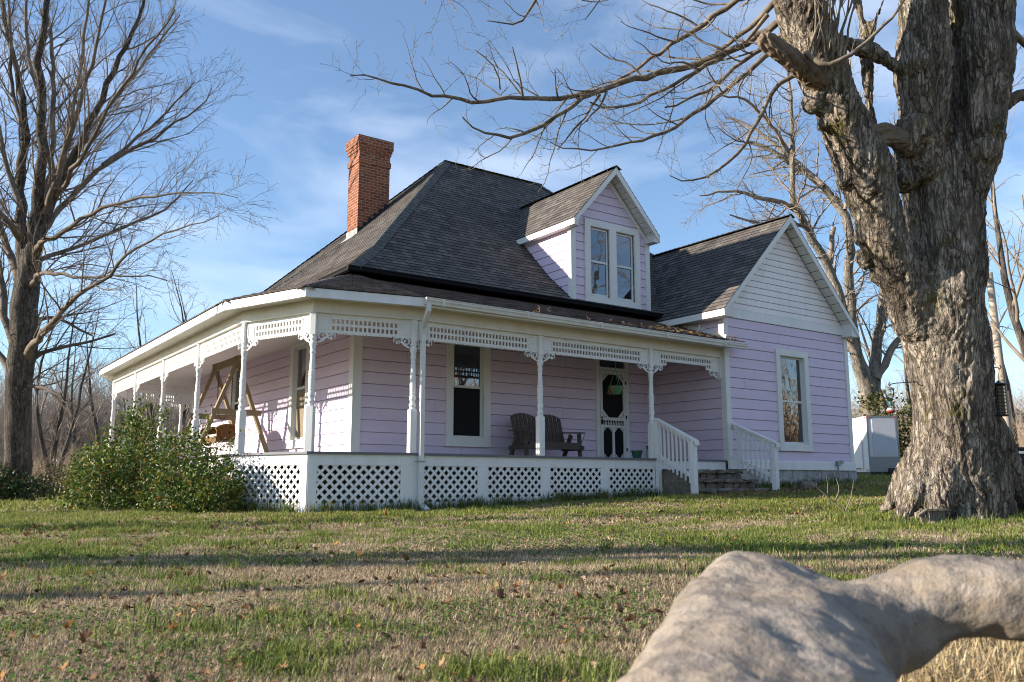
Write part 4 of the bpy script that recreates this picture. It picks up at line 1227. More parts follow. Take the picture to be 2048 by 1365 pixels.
mb.build("wicker_seat", M['wicker'], sw)
mb = MB(); mb.box(SX - .28, SX + .2, ya + .06, yb - .06, .545, .61); mb.build("cushion", M['curtain'], sw)
for y in (ya + .05, yb - .05):
    mb = MB(); n_ = 26
    for i in range(n_):
        z = 1.22 + (ZTOP - .08 - 1.22) * i / n_; o = .012 if i % 2 else 0
        mb.beam((SX - o, y - .012 + o, z), (SX + o, y + .012 - o, z + .05), .014, .014)
    for ex in (-.3, .3):
        for i in range(12):
            f0, f1 = i / 12, (i + .8) / 12
            mb.beam((SX + ex * (1 - f0), y, .74 + .48 * f0), (SX + ex * (1 - f1), y, .74 + .48 * f1), .012, .012)
    mb.build("chain", M['chain'], sw)

bn = empty("garden_bench", (4.3, 1.7, 0.0))
tag(bn, "dark weathered wooden double seat with two fan-shaped slatted backs by the wall", "bench")
def fan(xc, wid):
    mb = MB(); n_ = 6; w = wid / n_
    for i in range(n_):
        f = (i + .5) / n_ - .5; x = xc + f * wid; top = lambda g: .60 + .21 * math.sqrt(max(0, 1 - (g / .56) ** 2))
        lean = nrm(np.array([f * .09, .32, .95])); fl, fr = f - .43 / n_, f + .43 / n_
        mb.prism([(-w * .43, 0), (w * .43, 0), (w * .43, top(fr)), (0, top(f)), (-w * .43, top(fl))], (x, 1.60, .27), nrm((1, 0, -f * .09)), lean, (0, -1, 0), .022)
    mb.beam((xc - wid * .5, 1.70, .55), (xc + wid * .5, 1.70, .55), .022, .06)
    mb.build("backrest", M['bench_wood'], bn)
fan(3.86, .66); fan(4.60, .66)
mb = MB()
for i in range(5): mb.box(3.50, 4.98, 1.10 + i * .1, 1.19 + i * .1, .33 - i * .014, .355 - i * .014)
mb.box(3.50, 4.98, 1.07, 1.10, .20, .34); mb.build("seat", M['bench_wood'], bn)
for x in (3.46, 4.98):
    mb = MB()
    mb.beam((x, 1.12, .0), (x, 1.16, .56), .05, .09); mb.beam((x, 1.74, .0), (x, 1.45, .55), .05, .10); mb.beam((x, 1.0, .235), (x, 1.78, .235), .045, .10)
    mb.build("leg_frame", M['bench_wood'], bn)
for x in (3.46, 4.98):
    mb = MB(); mb.prism([(-.075, 0), (-.045, -.02), (.045, -.02), (.075, 0), (.055, .72), (-.055, .72)], (x, 1.02, .565), (1, 0, 0), (0, 1, .05), (0, 0, 1), .03); mb.build("armrest", M['bench_wood'], bn)
mb = MB()
for i in range(9): mb.beam((5.0, .98 + .03 * i, .53 - .043 * i), (5.0, 1.005 + .03 * i, .53 - .043 * (i + .8)), .009, .009)
mb.build("chain", M['chain'], bn)

pot = MB(); pot.lathe([(0, .085), (.004, .092), (.15, .120), (.155, .132), (.185, .134), (.186, .120), (.16, .112), (.02, .085)], (6.02, .36, .001), 24)
po = pot.build("plant_pot", M['green'], smooth=False); tag(po, "empty dark green plastic plant pot on the porch floor by the steps", "plant pot")
can = empty("spray_can", (6.245, .21, .0)); tag(can, "slim spray can with black cap standing beside the green pot", "spray can")
mb = MB(); mb.lathe([(0, .032), (.205, .033), (.215, .026)], (6.215, .21, .001), 18); mb.build("canister", M['teal'], can)
mb = MB(); mb.lathe([(.216, .030), (.285, .029), (.29, .024)], (6.215, .21, .001), 18); mb.build("cap", M['black'], can)
bk = empty("hanging_basket", (5.32, .25, 1.4)); tag(bk, "green hanging basket with withered plant in front of the screen door", "hanging basket")
mb = MB(); mb.lathe([(0, .085), (.01, .092), (.15, .145), (.158, .155), (.18, .156), (.181, .14), (.02, .08)], (5.32, .25, 1.42), 24); mb.build("basket", M['green2'], bk)
mb = MB()
for a in (0.5, 2.6, 4.7): mb.tube([(5.32 + .145 * math.cos(a), .25 + .145 * math.sin(a), 1.58), (5.315, .25, 2.02)], .005, 5)
mb.tube([(5.315, .25, 2.02), (5.31, .25, 2.3)], .008, 5); mb.tube([(5.31, .25, 2.3), (5.31, .25, 2.715)], .004, 5); mb.build("hanger", M['green2'], bk)
mb = MB(); rg = random.Random(8)
for i in range(34):
    a = rg.gauss(3.5, .7); r = .11; p = [np.array([5.32 + r * math.cos(a), .25 + r * math.sin(a), 1.57])]
    for k in range(5): p.append(p[-1] + np.array([math.cos(a) * .016 + rg.uniform(-.012, .012), math.sin(a) * .016 + rg.uniform(-.012, .012), .03 - .026 * k + rg.uniform(-.02, .01)]))
    mb.tube(p, [.004, .004, .003, .003, .002, .001], 4, False)
    q = p[rg.randint(2, 5)]; mb.add([q, q + (.018, 0, -.01), q + (.015, .006, -.035), q + (-.004, .006, -.028)], [(0, 1, 2, 3)])
mb.build("withered_plant", M['dead'], bk)

# ------------------------------------------------------------------ log and sticks by the steps
lg = MB(); rg = random.Random(3); n_ = 16; V_ = []; F_ = []
Lp, Lq = np.array([8.72, -1.98, -.63]), np.array([9.72, -1.62, -.60]); d = nrm(Lq - Lp); s_ = nrm(np.cross(d, (0, 0, 1))); u_ = np.cross(s_, d)
for i in range(9):
    c_ = Lp + (Lq - Lp) * i / 8
    for j in range(n_):
        a = 2 * math.pi * j / n_; r = .105 + rg.uniform(-.012, .012); V_.append(c_ + s_ * r * math.cos(a) + u_ * r * math.sin(a))
F_ = [(i * n_ + j, i * n_ + (j + 1) % n_, (i + 1) * n_ + (j + 1) % n_, (i + 1) * n_ + j) for i in range(8) for j in range(n_)] + [list(range(n_))[::-1], [8 * n_ + j for j in range(n_)]]
lg.add(V_, F_)
lo = lg.build("log", M['bark'], smooth=False); tag(lo, "short barked log lying at the foot of the stone steps", "log")
stk = MB(); rg = random.Random(12)
def stick(mb, p, d, L, r):
    pts = [np.array(p)]; d = nrm(d)
    for k in range(6): pts.append(pts[-1] + d * L / 6); d = nrm(d + np.array([rg.uniform(-.2, .2), rg.uniform(-.2, .2), rg.uniform(-.12, .12)]))
    mb.tube(pts, [r * (1 - .12 * k) for k in range(7)], 6); return pts
b0 = at(1690, 1032, 11.6); b0[2] = ground(b0[0], b0[1]) + .03
p_ = stick(stk, b0, (-.45, .35, .55), .55, .012); stick(stk, p_[2], (.5, -.3, .9), .34, .009); stick(stk, p_[3], (-.3, .1, .9), .3, .007); stick(stk, b0, (.35, -.2, .75), .45, .010)
so = stk.build("fallen_branch", M['twig']); tag(so, "forked pale stick poking up from the grass left of the big maple", "branch")

# ------------------------------------------------------------------ boulder in the foreground
def blob(name, balls, voxel, mat, smooth_it=6, disp=None):
    """Union of overlapping balls remeshed into one surface."""
    bmx = bmesh.new()
    for c, r in balls:
        bmesh.ops.create_icosphere(bmx, subdivisions=3, radius=1.0, matrix=Matrix.Translation(c) @ Matrix.Diagonal((r[0], r[1], r[2], 1)) if not np.isscalar(r) else Matrix.Translation(c) @ Matrix.Scale(r, 4))
    me = bpy.data.meshes.new(name + "_lump"); bmx.to_mesh(me); bmx.free()
    o = bpy.data.objects.new(name, me); scene.collection.objects.link(o)
    m = o.modifiers.new("r", 'REMESH'); m.mode = 'VOXEL'; m.voxel_size = voxel
    if smooth_it:
        s = o.modifiers.new("s", 'SMOOTH'); s.iterations = smooth_it; s.factor = .5
    dg_ = bpy.context.evaluated_depsgraph_get(); ev = o.evaluated_get(dg_)
    me2 = bpy.data.meshes.new_from_object(ev)
    bpy.data.objects.remove(o); bpy.data.meshes.remove(me)
    me2.name = name; me2.materials.clear()
    if disp:
        n = len(me2.vertices); co = np.empty(n * 3, np.float32); me2.vertices.foreach_get("co", co); co = co.reshape(-1, 3)
        no = np.empty(n * 3, np.float32); me2.vertex_normals.foreach_get("vector", no); no = no.reshape(-1, 3)
        dv = np.array([disp(Vector(p)) for p in co], np.float32)
        co += no * dv[:, None]; me2.vertices.foreach_set("co", co.ravel()); me2.update()
    return link(name, me2, mat, None, True)

def chain(pts, n=6):
    """pts = (u, v, depth, radius in photograph pixels); balls along the line."""
    out = []
    for a, b in zip(pts[:-1], pts[1:]):
        for k in range(n):
            f = k / n; q = [a[i] + (b[i] - a[i]) * f for i in range(4)]
            out.append((at(q[0], q[1], q[2]), q[3] * q[2] / F_PX))
    q = pts[-1]; out.append((at(q[0], q[1], q[2]), q[3] * q[2] / F_PX)); return out
balls = []
balls += chain([(1490, 1170, 1.50, 74), (1440, 1255, 1.34, 100), (1400, 1370, 1.14, 135), (1370, 1520, .98, 190), (1350, 1760, .9, 240)])
balls += chain([(1490, 1170, 1.50, 74), (1570, 1255, 1.36, 100), (1600, 1370, 1.14, 130), (1580, 1540, .98, 190), (1560, 1760, .9, 250)])
balls += chain([(1492, 1176, 1.50, 80), (1560, 1206, 1.48, 86), (1640, 1240, 1.44, 82), (1700, 1252, 1.42, 80), (1785, 1232, 1.40, 82), (1875, 1190, 1.38, 84), (1960, 1190, 1.36, 81), (2060, 1202, 1.34, 79), (2230, 1250, 1.30, 84)])
balls += chain([(1600, 1290, 1.26, 110), (1690, 1296, 1.30, 92), (1770, 1262, 1.34, 72)], 4)
balls += chain([(1640, 1400, 1.10, 130), (1640, 1540, 1.0, 190)], 3)
balls += chain([(1440, 1340, 1.2, 118), (1520, 1350, 1.2, 122), (1600, 1350, 1.19, 122), (1660, 1350, 1.18, 112)], 5)
balls += chain([(1410, 1470, 1.02, 165), (1500, 1480, 1.02, 175), (1600, 1480, 1.02, 170), (1660, 1480, 1.02, 160)], 5)
balls += chain([(1600, 1300, 1.3, 106), (1690, 1310, 1.27, 100), (1745, 1280, 1.34, 86), (1810, 1256, 1.37, 82)], 6)
balls += chain([(1650, 1370, 1.14, 118), (1700, 1390, 1.10, 100), (1680, 1500, 1.0, 150)], 5)
balls += chain([(1560, 1262, 1.38, 104), (1650, 1270, 1.36, 102), (1720, 1274, 1.35, 98), (1785, 1252, 1.37, 86)], 6)
balls += chain([(1510, 1220, 1.42, 84), (1495, 1300, 1.26, 112), (1480, 1400, 1.08, 150), (1465, 1560, .94, 210)], 6)
balls += chain([(1600, 1248, 1.42, 80), (1680, 1284, 1.36, 80), (1760, 1254, 1.39, 74)], 5)
def bd_(p):
    return .007 * mnoise.noise(p * 5) + .005 * mnoise.noise(p * 14) + .0035 * mnoise.noise(p * 38) + .002 * mnoise.noise(p * 80) - .008 * max(0, mnoise.noise(p * 21 + Vector((3, 1, 7))) - .25)
bo = blob("boulder", balls, .0105, M['boulder'], 34, bd_)
tag(bo, "large pale weathered boulder with two rounded humps in the near grass", "boulder")

# ------------------------------------------------------------------ the bird feeders on the big maple
hf = empty("hummingbird_feeder", tuple(at(1782, 800, 9.6))); tag(hf, "clear hummingbird feeder with red base hanging from hook on the maple's left side", "bird feeder")
c0 = at(1782, 827, 9.6); S_ = 9.6 / F_PX
mb = MB(); mb.lathe([(0, .030), (.012, .046), (.022, .048), (.03, .04)], c0, 18); mb.build("red_base", M['red'], hf)
mb = MB(); mb.lathe([(.03, .044), (.042, .044), (.06, .030)], c0, 16); mb.build("nectar_tray", M['lead'], hf)
mb = MB(); mb.lathe([(.062, .040), (.085, .046), (.11, .034), (.135, .022), (.17, .036), (.22, .052), (.265, .05), (.28, .03)], c0, 18); mb.build("bottle", M['glass_clear'], hf)
mb = MB(); mb.lathe([(.10, .024), (.135, .016), (.165, .024)], c0, 12); mb.build("label_band", M['green2'], hf)
mb = MB(); mb.lathe([(.262, .053), (.275, .055), (.29, .03)], c0, 16); mb.build("cap", M['grey'], hf)
mb = MB(); hk = at(1779, 768, 9.62); tk = at(1846, 772, 9.9)
mb.tube([c0 + (0, 0, .29), hk + (0, 0, -.01)], .0025, 5)
mb.tube([hk + (0, 0, .02), hk + (-.018, 0, -.012), hk + (0, 0, -.025), hk + (.014, -.005, -.004), hk + (.10, -.02, .012), at(1834, 764, 9.75), at(1838, 770, 9.8), tk], .006, 6)
mb.build("hook", M['black'], hf)
sfd = empty("seed_feeder", tuple(at(2002, 800, 10.1))); tag(sfd, "dark tube seed feeder with flat roof hanging at the maple's right side", "bird feeder")
c0 = at(2003, 833, 10.1)
mb = MB(); mb.lathe([(0, .075), (.012, .078), (.02, .06)], c0, 20); mb.lathe([(.365, .075), (.372, .092), (.385, .085), (.40, .03), (.42, .008)], c0, 20)
for a in range(6): mb.tube([c0 + (.066 * math.cos(a * 1.047), .066 * math.sin(a * 1.047), .01), c0 + (.066 * math.cos(a * 1.047), .066 * math.sin(a * 1.047), .37)], .004, 5)
for k in range(9):
    z = .04 + k * .04; n_ = 18; mb.tube([c0 + (.068 * math.cos(2 * math.pi * j / n_), .068 * math.sin(2 * math.pi * j / n_), z) for j in range(n_ + 1)], .003, 4, False)
mb.build("cage", M['black'], sfd)
mb = MB(); mb.lathe([(.02, .050), (.36, .050)], c0, 16); mb.build("seed_tube", m_plain('seed', (.10, .075, .04), .4, .4, 0, .4, 30), sfd)
mb = MB(); hk = at(1998, 735, 10.1); mb.tube([c0 + (0, 0, .42), hk + (.0, 0, -.02)], .003, 5); mb.tube([hk + (.02, 0, .03), hk + (.03, -.01, .0), hk + (0, 0, -.025), hk + (-.03, 0, .0), at(1975, 738, 10.4), at(1950, 742, 10.5)], .006, 6); mb.build("hook", M['black'], sfd)

# little stick house at the foot of the maple
fh = empty("fairy_house", tuple(at(1870, 1030, 9.55))); tag(fh, "tiny stick playhouse door leaning against the foot of the maple", "fairy house")
o_ = at(1868, 1036, 9.62); o_[2] = float(ground_fine(o_[0], o_[1])) + .0
ex = V_R.copy(); ey = np.array([V_F[0], V_F[1], 0]); ey = nrm(ey); ez = np.array([0, 0, 1.]); px = 9.6 / F_PX
mb = MB()
for k, (a, h) in enumerate(((-24, 24), (-19, 26), (-12, 27), (-5, 27), (0, 27), (5, 27), (10, 27), (15, 27), (20, 26))):
    mb.obox(o_ + ex * a * px + ez * h * px / 2 + ey * .01, ex, ey, ez, 1.9 * px, .012, h * px / 2)
mb.build("stick_wall", M['door_wood'], fh)
mb = MB(); mb.beam(o_ + ex * (-14 * px) + ez * 29 * px - ey * .01, o_ + ex * 24 * px + ez * 29 * px - ey * .01, .06, .016); mb.beam(o_ + ex * (-14 * px) + ez * 29.5 * px - ey * .01, o_ + ex * (-33 * px) + ez * 17 * px - ey * .01, .06, .014); mb.build("roof", M['door_wood'], fh)
mb = MB(); rough_stone(mb, -.10, .02, -.08, .03, -.02, .03, .01, (3, 2, 1)); s = mb.build("doorstep", M['steps'], fh); 
s.location = o_ - ey * .03 + ex * (-.02)

# ------------------------------------------------------------------ trailer, pole, bin, far house
A = at(1739, 940, 33.0); tz = float(ground(A[0], A[1]))
dAB = nrm((.80, -.60, 0))
best = min(np.arange(.6, 4.0, .02), key=lambda w: abs((lambda q: 1024 + F_PX * (q @ V_R) / (q @ V_F))(A + dAB * w - CAM) - 1802))
W_t = float(best); dL = np.array([dAB[1], -dAB[0], 0]) * -1      # from the corner away along the door side
dL = np.array([.60, .80, 0]);  L_t = 4.4
tr_ = empty("cargo_trailer", (float(A[0]), float(A[1]), tz)); tag(tr_, "white enclosed cargo trailer parked beyond the house by the trees", "trailer")
zt0, zt1 = float(at(1739, 944, 33.0)[2]), float(at(1739, 831, 33.0)[2])
A0 = np.array([A[0], A[1], 0.])
ux, uy, uz = dAB, dL, np.array([0, 0, 1.])
cen = A0 + ux * W_t / 2 + uy * L_t / 2
mb = MB(); mb.obox(cen + uz * (zt0 + zt1) / 2, ux, uy, uz, W_t / 2, L_t / 2, (zt1 - zt0) / 2); mb.build("box_body", M['alum'], tr_)
mb = MB(); H_ = zt1 - zt0
def onface(mb, o, u, n, a, b, c, d, t=.02): mb.obox(o + u * (a + b) / 2 + uz * (c + d) / 2 + n * t / 2, u, n, uz, (b - a) / 2, t / 2, (d - c) / 2)
OB = A0 + uz * zt0
onface(mb, OB, ux, -uy, W_t * .17, W_t * .90, H_ * .30, H_ * .95); mb.build("panel", M['alum2'], tr_)
mb = MB()
for f in (.0, 1.0): onface(mb, OB, ux, -uy, max(0, W_t * f - .06), min(W_t, W_t * f + .06), 0, H_, .012)
onface(mb, OB, ux, -uy, .06, W_t - .06, H_ * .965, H_, .012); onface(mb, OB, ux, -uy, .06, W_t - .06, 0, H_ * .035, .012); onface(mb, OB, ux, -uy, .06, W_t - .06, H_ * .035, H_ * .27, .008)
mb.build("trim", M['grey'], tr_)
mb = MB(); onface(mb, OB, uy, -ux, .55, 2.6, H_ * .05, H_ * .92, .03); dr_ = mb.build("door", M['alum'], tr_)
mb = MB(); onface(mb, OB, uy, -ux, 2.2, 2.4, H_ * .40, H_ * .43, .07); mb.build("handle", M['black'], dr_)
mb = MB(); onface(mb, OB, uy, -ux, .75, 1.3, H_ * .06, H_ * .075, .05); mb.build("reflector", M['red'], tr_)
for (u_f, n_f, a, z) in ((ux, -uy, .03, .975), (uy, -ux, .05, .975), (uy, -ux, .1, .03), (ux, -uy, W_t - .15, .975)):
    mb = MB(); onface(mb, OB, u_f, n_f, a, a + .11, H_ * (z - .01), H_ * (z + .01), .03); mb.build("marker_lamp", M['orange'], tr_)
mb = MB(); mb.obox(cen + uz * (zt0 - .07), ux, uy, uz, W_t / 2 - .05, L_t / 2 - .05, .06); mb.obox(OB + ux * (W_t * .72) + uz * .05 - uy * .03, ux, uy, uz, .15, .03, .09); mb.build("chassis", M['black'], tr_)
mb = MB()
for k in (1.7, 2.6):
    for sd_ in (.1, W_t - .1):
        c_ = A0 + ux * sd_ + uy * k + uz * (tz + .33); 
        P = [c_ + uy * .33 * math.cos(a) + uz * .33 * math.sin(a) - ux * .1 for a in np.linspace(0, 2 * math.pi, 17)[:-1]]; Q_ = [p + ux * .2 for p in P]
        mb.add(P + Q_, [list(range(16)), list(range(16, 32))[::-1]] + [(i, 16 + i, 16 + (i + 1) % 16, (i + 1) % 16) for i in range(16)])
mb.build("wheel", M['black'], tr_, fix=True)

pb, pt_ = at(2026, 948, 40.0), at(1978, 546, 41.0)
mb = MB(); mb.tube([pb + (0, 0, -.6), pb, (pb + pt_) / 2, pt_], [.20, .195, .175, .155], 14)
up_ = mb.build("utility_pole", M['pole_wood'], smooth=True); tag(up_, "bare grey wooden utility pole behind the big maple on the right", "utility pole")
bb = at(2040, 946, 41.5); bb[2] = float(ground(bb[0], bb[1]))
bi = empty("trash_bin", tuple(bb)); tag(bi, "dark plastic wheeled trash bin beside the utility pole", "trash bin")
mb = MB()
V_ = [bb + ex * a * .30 * k + ey * b * .33 * k + ez * z for z, k in ((.02, .8), (.86, 1.0)) for a, b in ((-1, -1), (1, -1), (1, 1), (-1, 1))]
mb.add(V_, [(0, 3, 2, 1), (4, 5, 6, 7), (0, 1, 5, 4), (1, 2, 6, 5), (2, 3, 7, 6), (3, 0, 4, 7)]); mb.build("body", M['bin'], bi)
mb = MB(); mb.obox(bb + ez * .90, ex, ey, ez, .33, .36, .035); mb.obox(bb + ez * .95 + ey * .05, ex, ey, ez, .25, .25, .02); mb.build("lid", M['bin'], bi)
mb = MB(); mb.obox(bb + ez * .72 - ey * .33, ex, ey, ez, .14, .006, .06); mb.build("label_plate", M['alum2'], bi)
fo = at(2036, 870, 95.0); fz = float(at(2036, 872, 95.)[2])
fhz = empty("distant_house", tuple(fo)); tag(fhz, "small far white house with grey gable roof beyond the field at right", "house")
mb = MB(); mb.obox(fo + ez * (-1.0) + ey * 3, ex, ey, ez, 1.5, 3, 2.4); mb.build("wall", M['farwhite'], fhz)
mb = MB(); mb.prism([(-1.75, 0), (1.75, 0), (0, 1.5)], fo + ez * 1.42 - ey * .3, ex, ez, ey, 6.6); mb.build("roof", M['farroof'], fhz)
mb = MB(); mb.obox(fo - ey * .02 + ez * .2, ex, ey, ez, .4, .03, .6); mb.build("window", M['dark'], fhz)
# ------------------------------------------------------------------ bare trees
def tubes_mesh(name, branches):
    """branches: list of (pts Kx3, radii K, sides); one mesh of tapered tubes."""
    groups = {}
    for p, r, n in branches: groups.setdefault((len(p), n), []).append((p, r))
    Vs, Qs, off = [], [], 0
    for (K, n), lst in groups.items():
        P = np.array([a for a, _ in lst], float); Rr = np.array([b for _, b in lst], float); B = len(lst)
        T = np.gradient(P, axis=1); T /= np.maximum(np.linalg.norm(T, axis=2, keepdims=True), 1e-9)
        m = P[:, -1] - P[:, 0]; m /= np.maximum(np.linalg.norm(m, axis=1, keepdims=True), 1e-9)
        ref = np.where(np.abs(m[:, 2:3]) < .8, np.array([[0, 0, 1.]]), np.array([[1., 0, 0]]))
        ref = np.cross(m, ref); ref /= np.maximum(np.linalg.norm(ref, axis=1, keepdims=True), 1e-9)
        N = ref[:, None, :] - T * np.sum(T * ref[:, None, :], axis=2, keepdims=True); N /= np.maximum(np.linalg.norm(N, axis=2, keepdims=True), 1e-9)
        Bn = np.cross(T, N); a = np.arange(n) * 2 * np.pi / n
        ring = P[:, :, None, :] + Rr[:, :, None, None] * (N[:, :, None, :] * np.cos(a)[None, None, :, None] + Bn[:, :, None, :] * np.sin(a)[None, None, :, None])
        Vs.append(ring.reshape(-1, 3))
        idx = off + np.arange(B * K * n).reshape(B, K, n)
        a0, a1 = idx[:, :-1], idx[:, 1:]
        Qs.append(np.stack([a0, np.roll(a0, -1, 2), np.roll(a1, -1, 2), a1], -1).reshape(-1, 4))
        off += B * K * n
    return fast_mesh(name, np.concatenate(Vs), np.concatenate(Qs))

def rot_dir(d, ang, az):
    d = nrm(d); s = np.cross(d, (0, 0, 1)) if abs(d[2]) < .95 else np.cross(d, (1, 0, 0)); s = nrm(s); u = np.cross(s, d)
    return d * math.cos(ang) + (s * math.cos(az) + u * math.sin(az)) * math.sin(ang)

def sprout(rg, pts, rad, lvl, P, out):
    seg = np.linalg.norm(np.diff(pts, axis=0), axis=1); cum = np.concatenate([[0], np.cumsum(seg)]); L = cum[-1]
    x = L * P['dens'][lvl]; n = int(x) + (rg.random() < x - int(x))
    for k in range(n):
        t0 = P['start'][lvl]; t = t0 + (1 - t0) * ((k + rg.random()) / max(n, 1))
        s = t * L; i = min(int(np.searchsorted(cum, s)) - 1, len(seg) - 1); i = max(i, 0); f = (s - cum[i]) / max(seg[i], 1e-6)
        p = pts[i] * (1 - f) + pts[i + 1] * f; d = nrm(pts[i + 1] - pts[i]); r = rad[i] * (1 - f) + rad[i + 1] * f
        ln = P['len'][lvl] * (1.15 - .65 * t) * rg.uniform(.45, 1.35)
        dr = rot_dir(d, R(rg.uniform(*P['ang'][lvl])), rg.uniform(0, 2 * math.pi))
        dr = nrm(dr + np.array([0, 0, P['up'][lvl] * rg.uniform(.3, 1.2)]) + np.array(P.get('wind', (0, 0, 0))))
        K = P['K'][lvl]; q = [p]; wv = P['wave'][lvl]
        for j in range(K - 1):
            q.append(q[-1] + dr * ln / (K - 1))
            dr = nrm(dr + np.array([rg.gauss(0, wv), rg.gauss(0, wv), rg.gauss(0, wv) + P['curl'][lvl]]))
        q = np.array(q); r0 = min(r * P['ratio'][lvl], P['rmax'][lvl]); r0 = max(r0, P['rmin']); rr = r0 * (1 - .72 * np.linspace(0, 1, K) ** 1.2); rr = np.maximum(rr, P['rmin'] * .7)
        if P.get('sag') and lvl == 0: q[:, 2] -= P['sag'] * np.linspace(0, 1, K) ** 2 * ln
        out.append((q, rr, P['sides'][lvl]))
        if lvl + 1 < len(P['dens']): sprout(rg, q, rr, lvl + 1, P, out)

def resample(pts, step):
    pts = np.asarray(pts, float); seg = np.linalg.norm(np.diff(pts[:, :3], axis=0), axis=1); cum = np.concatenate([[0], np.cumsum(seg)])
    n = max(4, int(cum[-1] / step) + 1); s = np.linspace(0, cum[-1], n)
    # smooth (Catmull-like) interpolation
    out = np.stack([np.interp(s, cum, pts[:, k]) for k in range(pts.shape[1])], 1)
    for _ in range(2):
        out[1:-1] = .25 * out[:-2] + .5 * out[1:-1] + .25 * out[2:]
    return out

def traced(uvdr, step=.25, jit=.0, rg=None):
    """A limb drawn as (u, v, depth, radius px) -> points and radii in the place."""
    q = np.array([[*at(u, v, d), r * d / F_PX] for u, v, d, r in uvdr]); o = resample(q, step)
    if jit:
        o[1:-1, :3] += np.array([[rg.gauss(0, jit) for _ in range(3)] for _ in range(len(o) - 2)])
    return o[:, :3], o[:, 3]

# --- the big maple on the right -------------------------------------------------
mpl_base = at(1890, 1030, 10.4); mpl_base[2] = float(ground(mpl_base[0], mpl_base[1]))
maple = empty("maple_tree", tuple(mpl_base)); tag(maple, "huge old forked maple with mossy furrowed bark standing in front of the gabled wing", "tree")
T_ = []
T_ += chain([(1900, 1060, 10.4, 104), (1908, 1000, 10.4, 97), (1909, 930, 10.4, 87), (1907, 850, 10.4, 80), (1903, 770, 10.4, 74), (1896, 700, 10.4, 73), (1886, 640, 10.4, 79), (1878, 590, 10.4, 81)], 8)
T_ += chain([(1838, 640, 10.3, 44), (1815, 580, 10.25, 47), (1790, 520, 10.2, 46), (1768, 470, 10.15, 45), (1752, 420, 10.15, 46), (1728, 340, 10.1, 51), (1699, 270, 10.05, 48), (1668, 190, 10.0, 49), (1638, 110, 9.95, 48), (1602, 20, 9.9, 48), (1570, -80, 9.85, 46), (1530, -200, 9.8, 42)], 8)
T_ += chain([(1888, 560, 10.45, 79), (1890, 500, 10.48, 76), (1890, 420, 10.55, 80), (1892, 340, 10.65, 82), (1905, 270, 10.8, 76), (1912, 150, 10.9, 72), (1912, 60, 10.95, 70), (1912, -60, 10.9, 70), (1915, -180, 10.7, 76)], 8)
T_ += chain([(1848, 330, 10.4, 50), (1850, 240, 10.3, 46), (1846, 150, 10.25, 54), (1850, 60, 10.25, 52), (1846, -40, 10.3, 50), (1820, -190, 10.3, 46)], 8)
T_ += chain([(1930, 390, 10.35, 43), (1956, 310, 10.3, 44), (1968, 230, 10.28, 46), (1972, 120, 10.28, 48), (1974, 0, 10.3, 48), (2000, -150, 10.3, 48)], 8)
# root flares
for (u, v, du, dd, r) in ((1832, 975, -42, -.05, 22), (1848, 985, -58, -.5, 23), (1880, 1000, -8, -.6, 36), (1940, 1000, 40, -.55, 34), (1985, 980, 60, -.2, 34), (2000, 950, 75, .35, 36), (1835, 955, -80, .4, 28)):
    T_ += chain([(u + (1908 - u) * .5, v - 105, 10.4 + dd * .2, r * 1.35), (u, v - 25, 10.4 + dd * .6, r * 1.05), (u + du * .5, v + 38, 10.4 + dd, r * .66), (u + du * .85, v + 66, 10.4 + dd * 1.3, r * .34)], 6)
# bulges, burrs and the mossy collar low on the left stem
for (u, v, d, r) in ((1733, 470, 10.2, 26), (1737, 515, 10.25, 23), (1760, 552, 10.3, 20), (1984, 255, 10.1, 28), (1986, 275, 10.15, 26), (1970, 300, 10.15, 34), (1830, 262, 10.2, 34), (1815, 285, 10.15, 22), (1836, 128, 10.1, 30), (1815, 362, 10.3, 22), (1690, 362, 10.05, 20), (1650, 252, 9.98, 18), (1632, 205, 9.93, 22)):
    T_.append((at(u, v, d), r * d / F_PX))
# side branches leaving the stems
T_ += chain([(1800, 140, 10.2, 16), (1770, 118, 10.2, 14), (1720, 96, 10.15, 13), (1685, 84, 10.1, 14)], 6)
T_ += chain([(1742, 280, 10.3, 19), (1738, 180, 10.4, 16), (1733, 90, 10.5, 13), (1726, 40, 10.6, 11), (1705, -40, 10.7, 10)], 8)
T_ += chain([(1735, 90, 10.5, 12), (1750, 40, 10.5, 9), (1768, 0, 10.5, 8), (1785, -50, 10.5, 7)], 8)
T_ += chain([(2010, 210, 10.4, 18), (2035, 200, 10.4, 14), (2075, 185, 10.4, 11)], 6)
def bark_d(p):
    w = mnoise.noise(p * 1.9) * 1.3; w2 = mnoise.noise(p * 5.0 + Vector((4, 4, 4))) * .7
    a = mnoise.noise(Vector((p.x * 9 + w + w2, p.y * 9 - w + w2, p.z * 1.7 + w2)))
    b = mnoise.noise(Vector((p.x * 21 + w2 * 2, p.y * 21 - w2 * 2, p.z * 4.5 + w)))
    c = mnoise.noise(Vector((p.x * 40, p.y * 40, p.z * 22)))
    k = mnoise.noise(p * 1.4) * .05 + mnoise.noise(Vector((p.x * 3.2, p.y * 3.2, p.z * .5))) * .06
    return k + .020 * (.55 - min(abs(a) * 3.0, 1.0)) * -1 + .013 * (min(abs(b) * 3.2, 1.0) - .5) + .007 * c - .008
tk_ = blob("trunk", T_, .0185, M['bark'], 5, bark_d); tk_.name = "trunk"
def adopt(o, parent):
    o.parent = parent; o.matrix_parent_inverse = root_world(parent).inverted(); return o
adopt(tk_, maple)
B_ = chain([(1640, 165, 9.85, 20), (1605, 136, 9.7, 19), (1565, 106, 9.62, 17.5), (1533, 82, 9.58, 16)], 8)
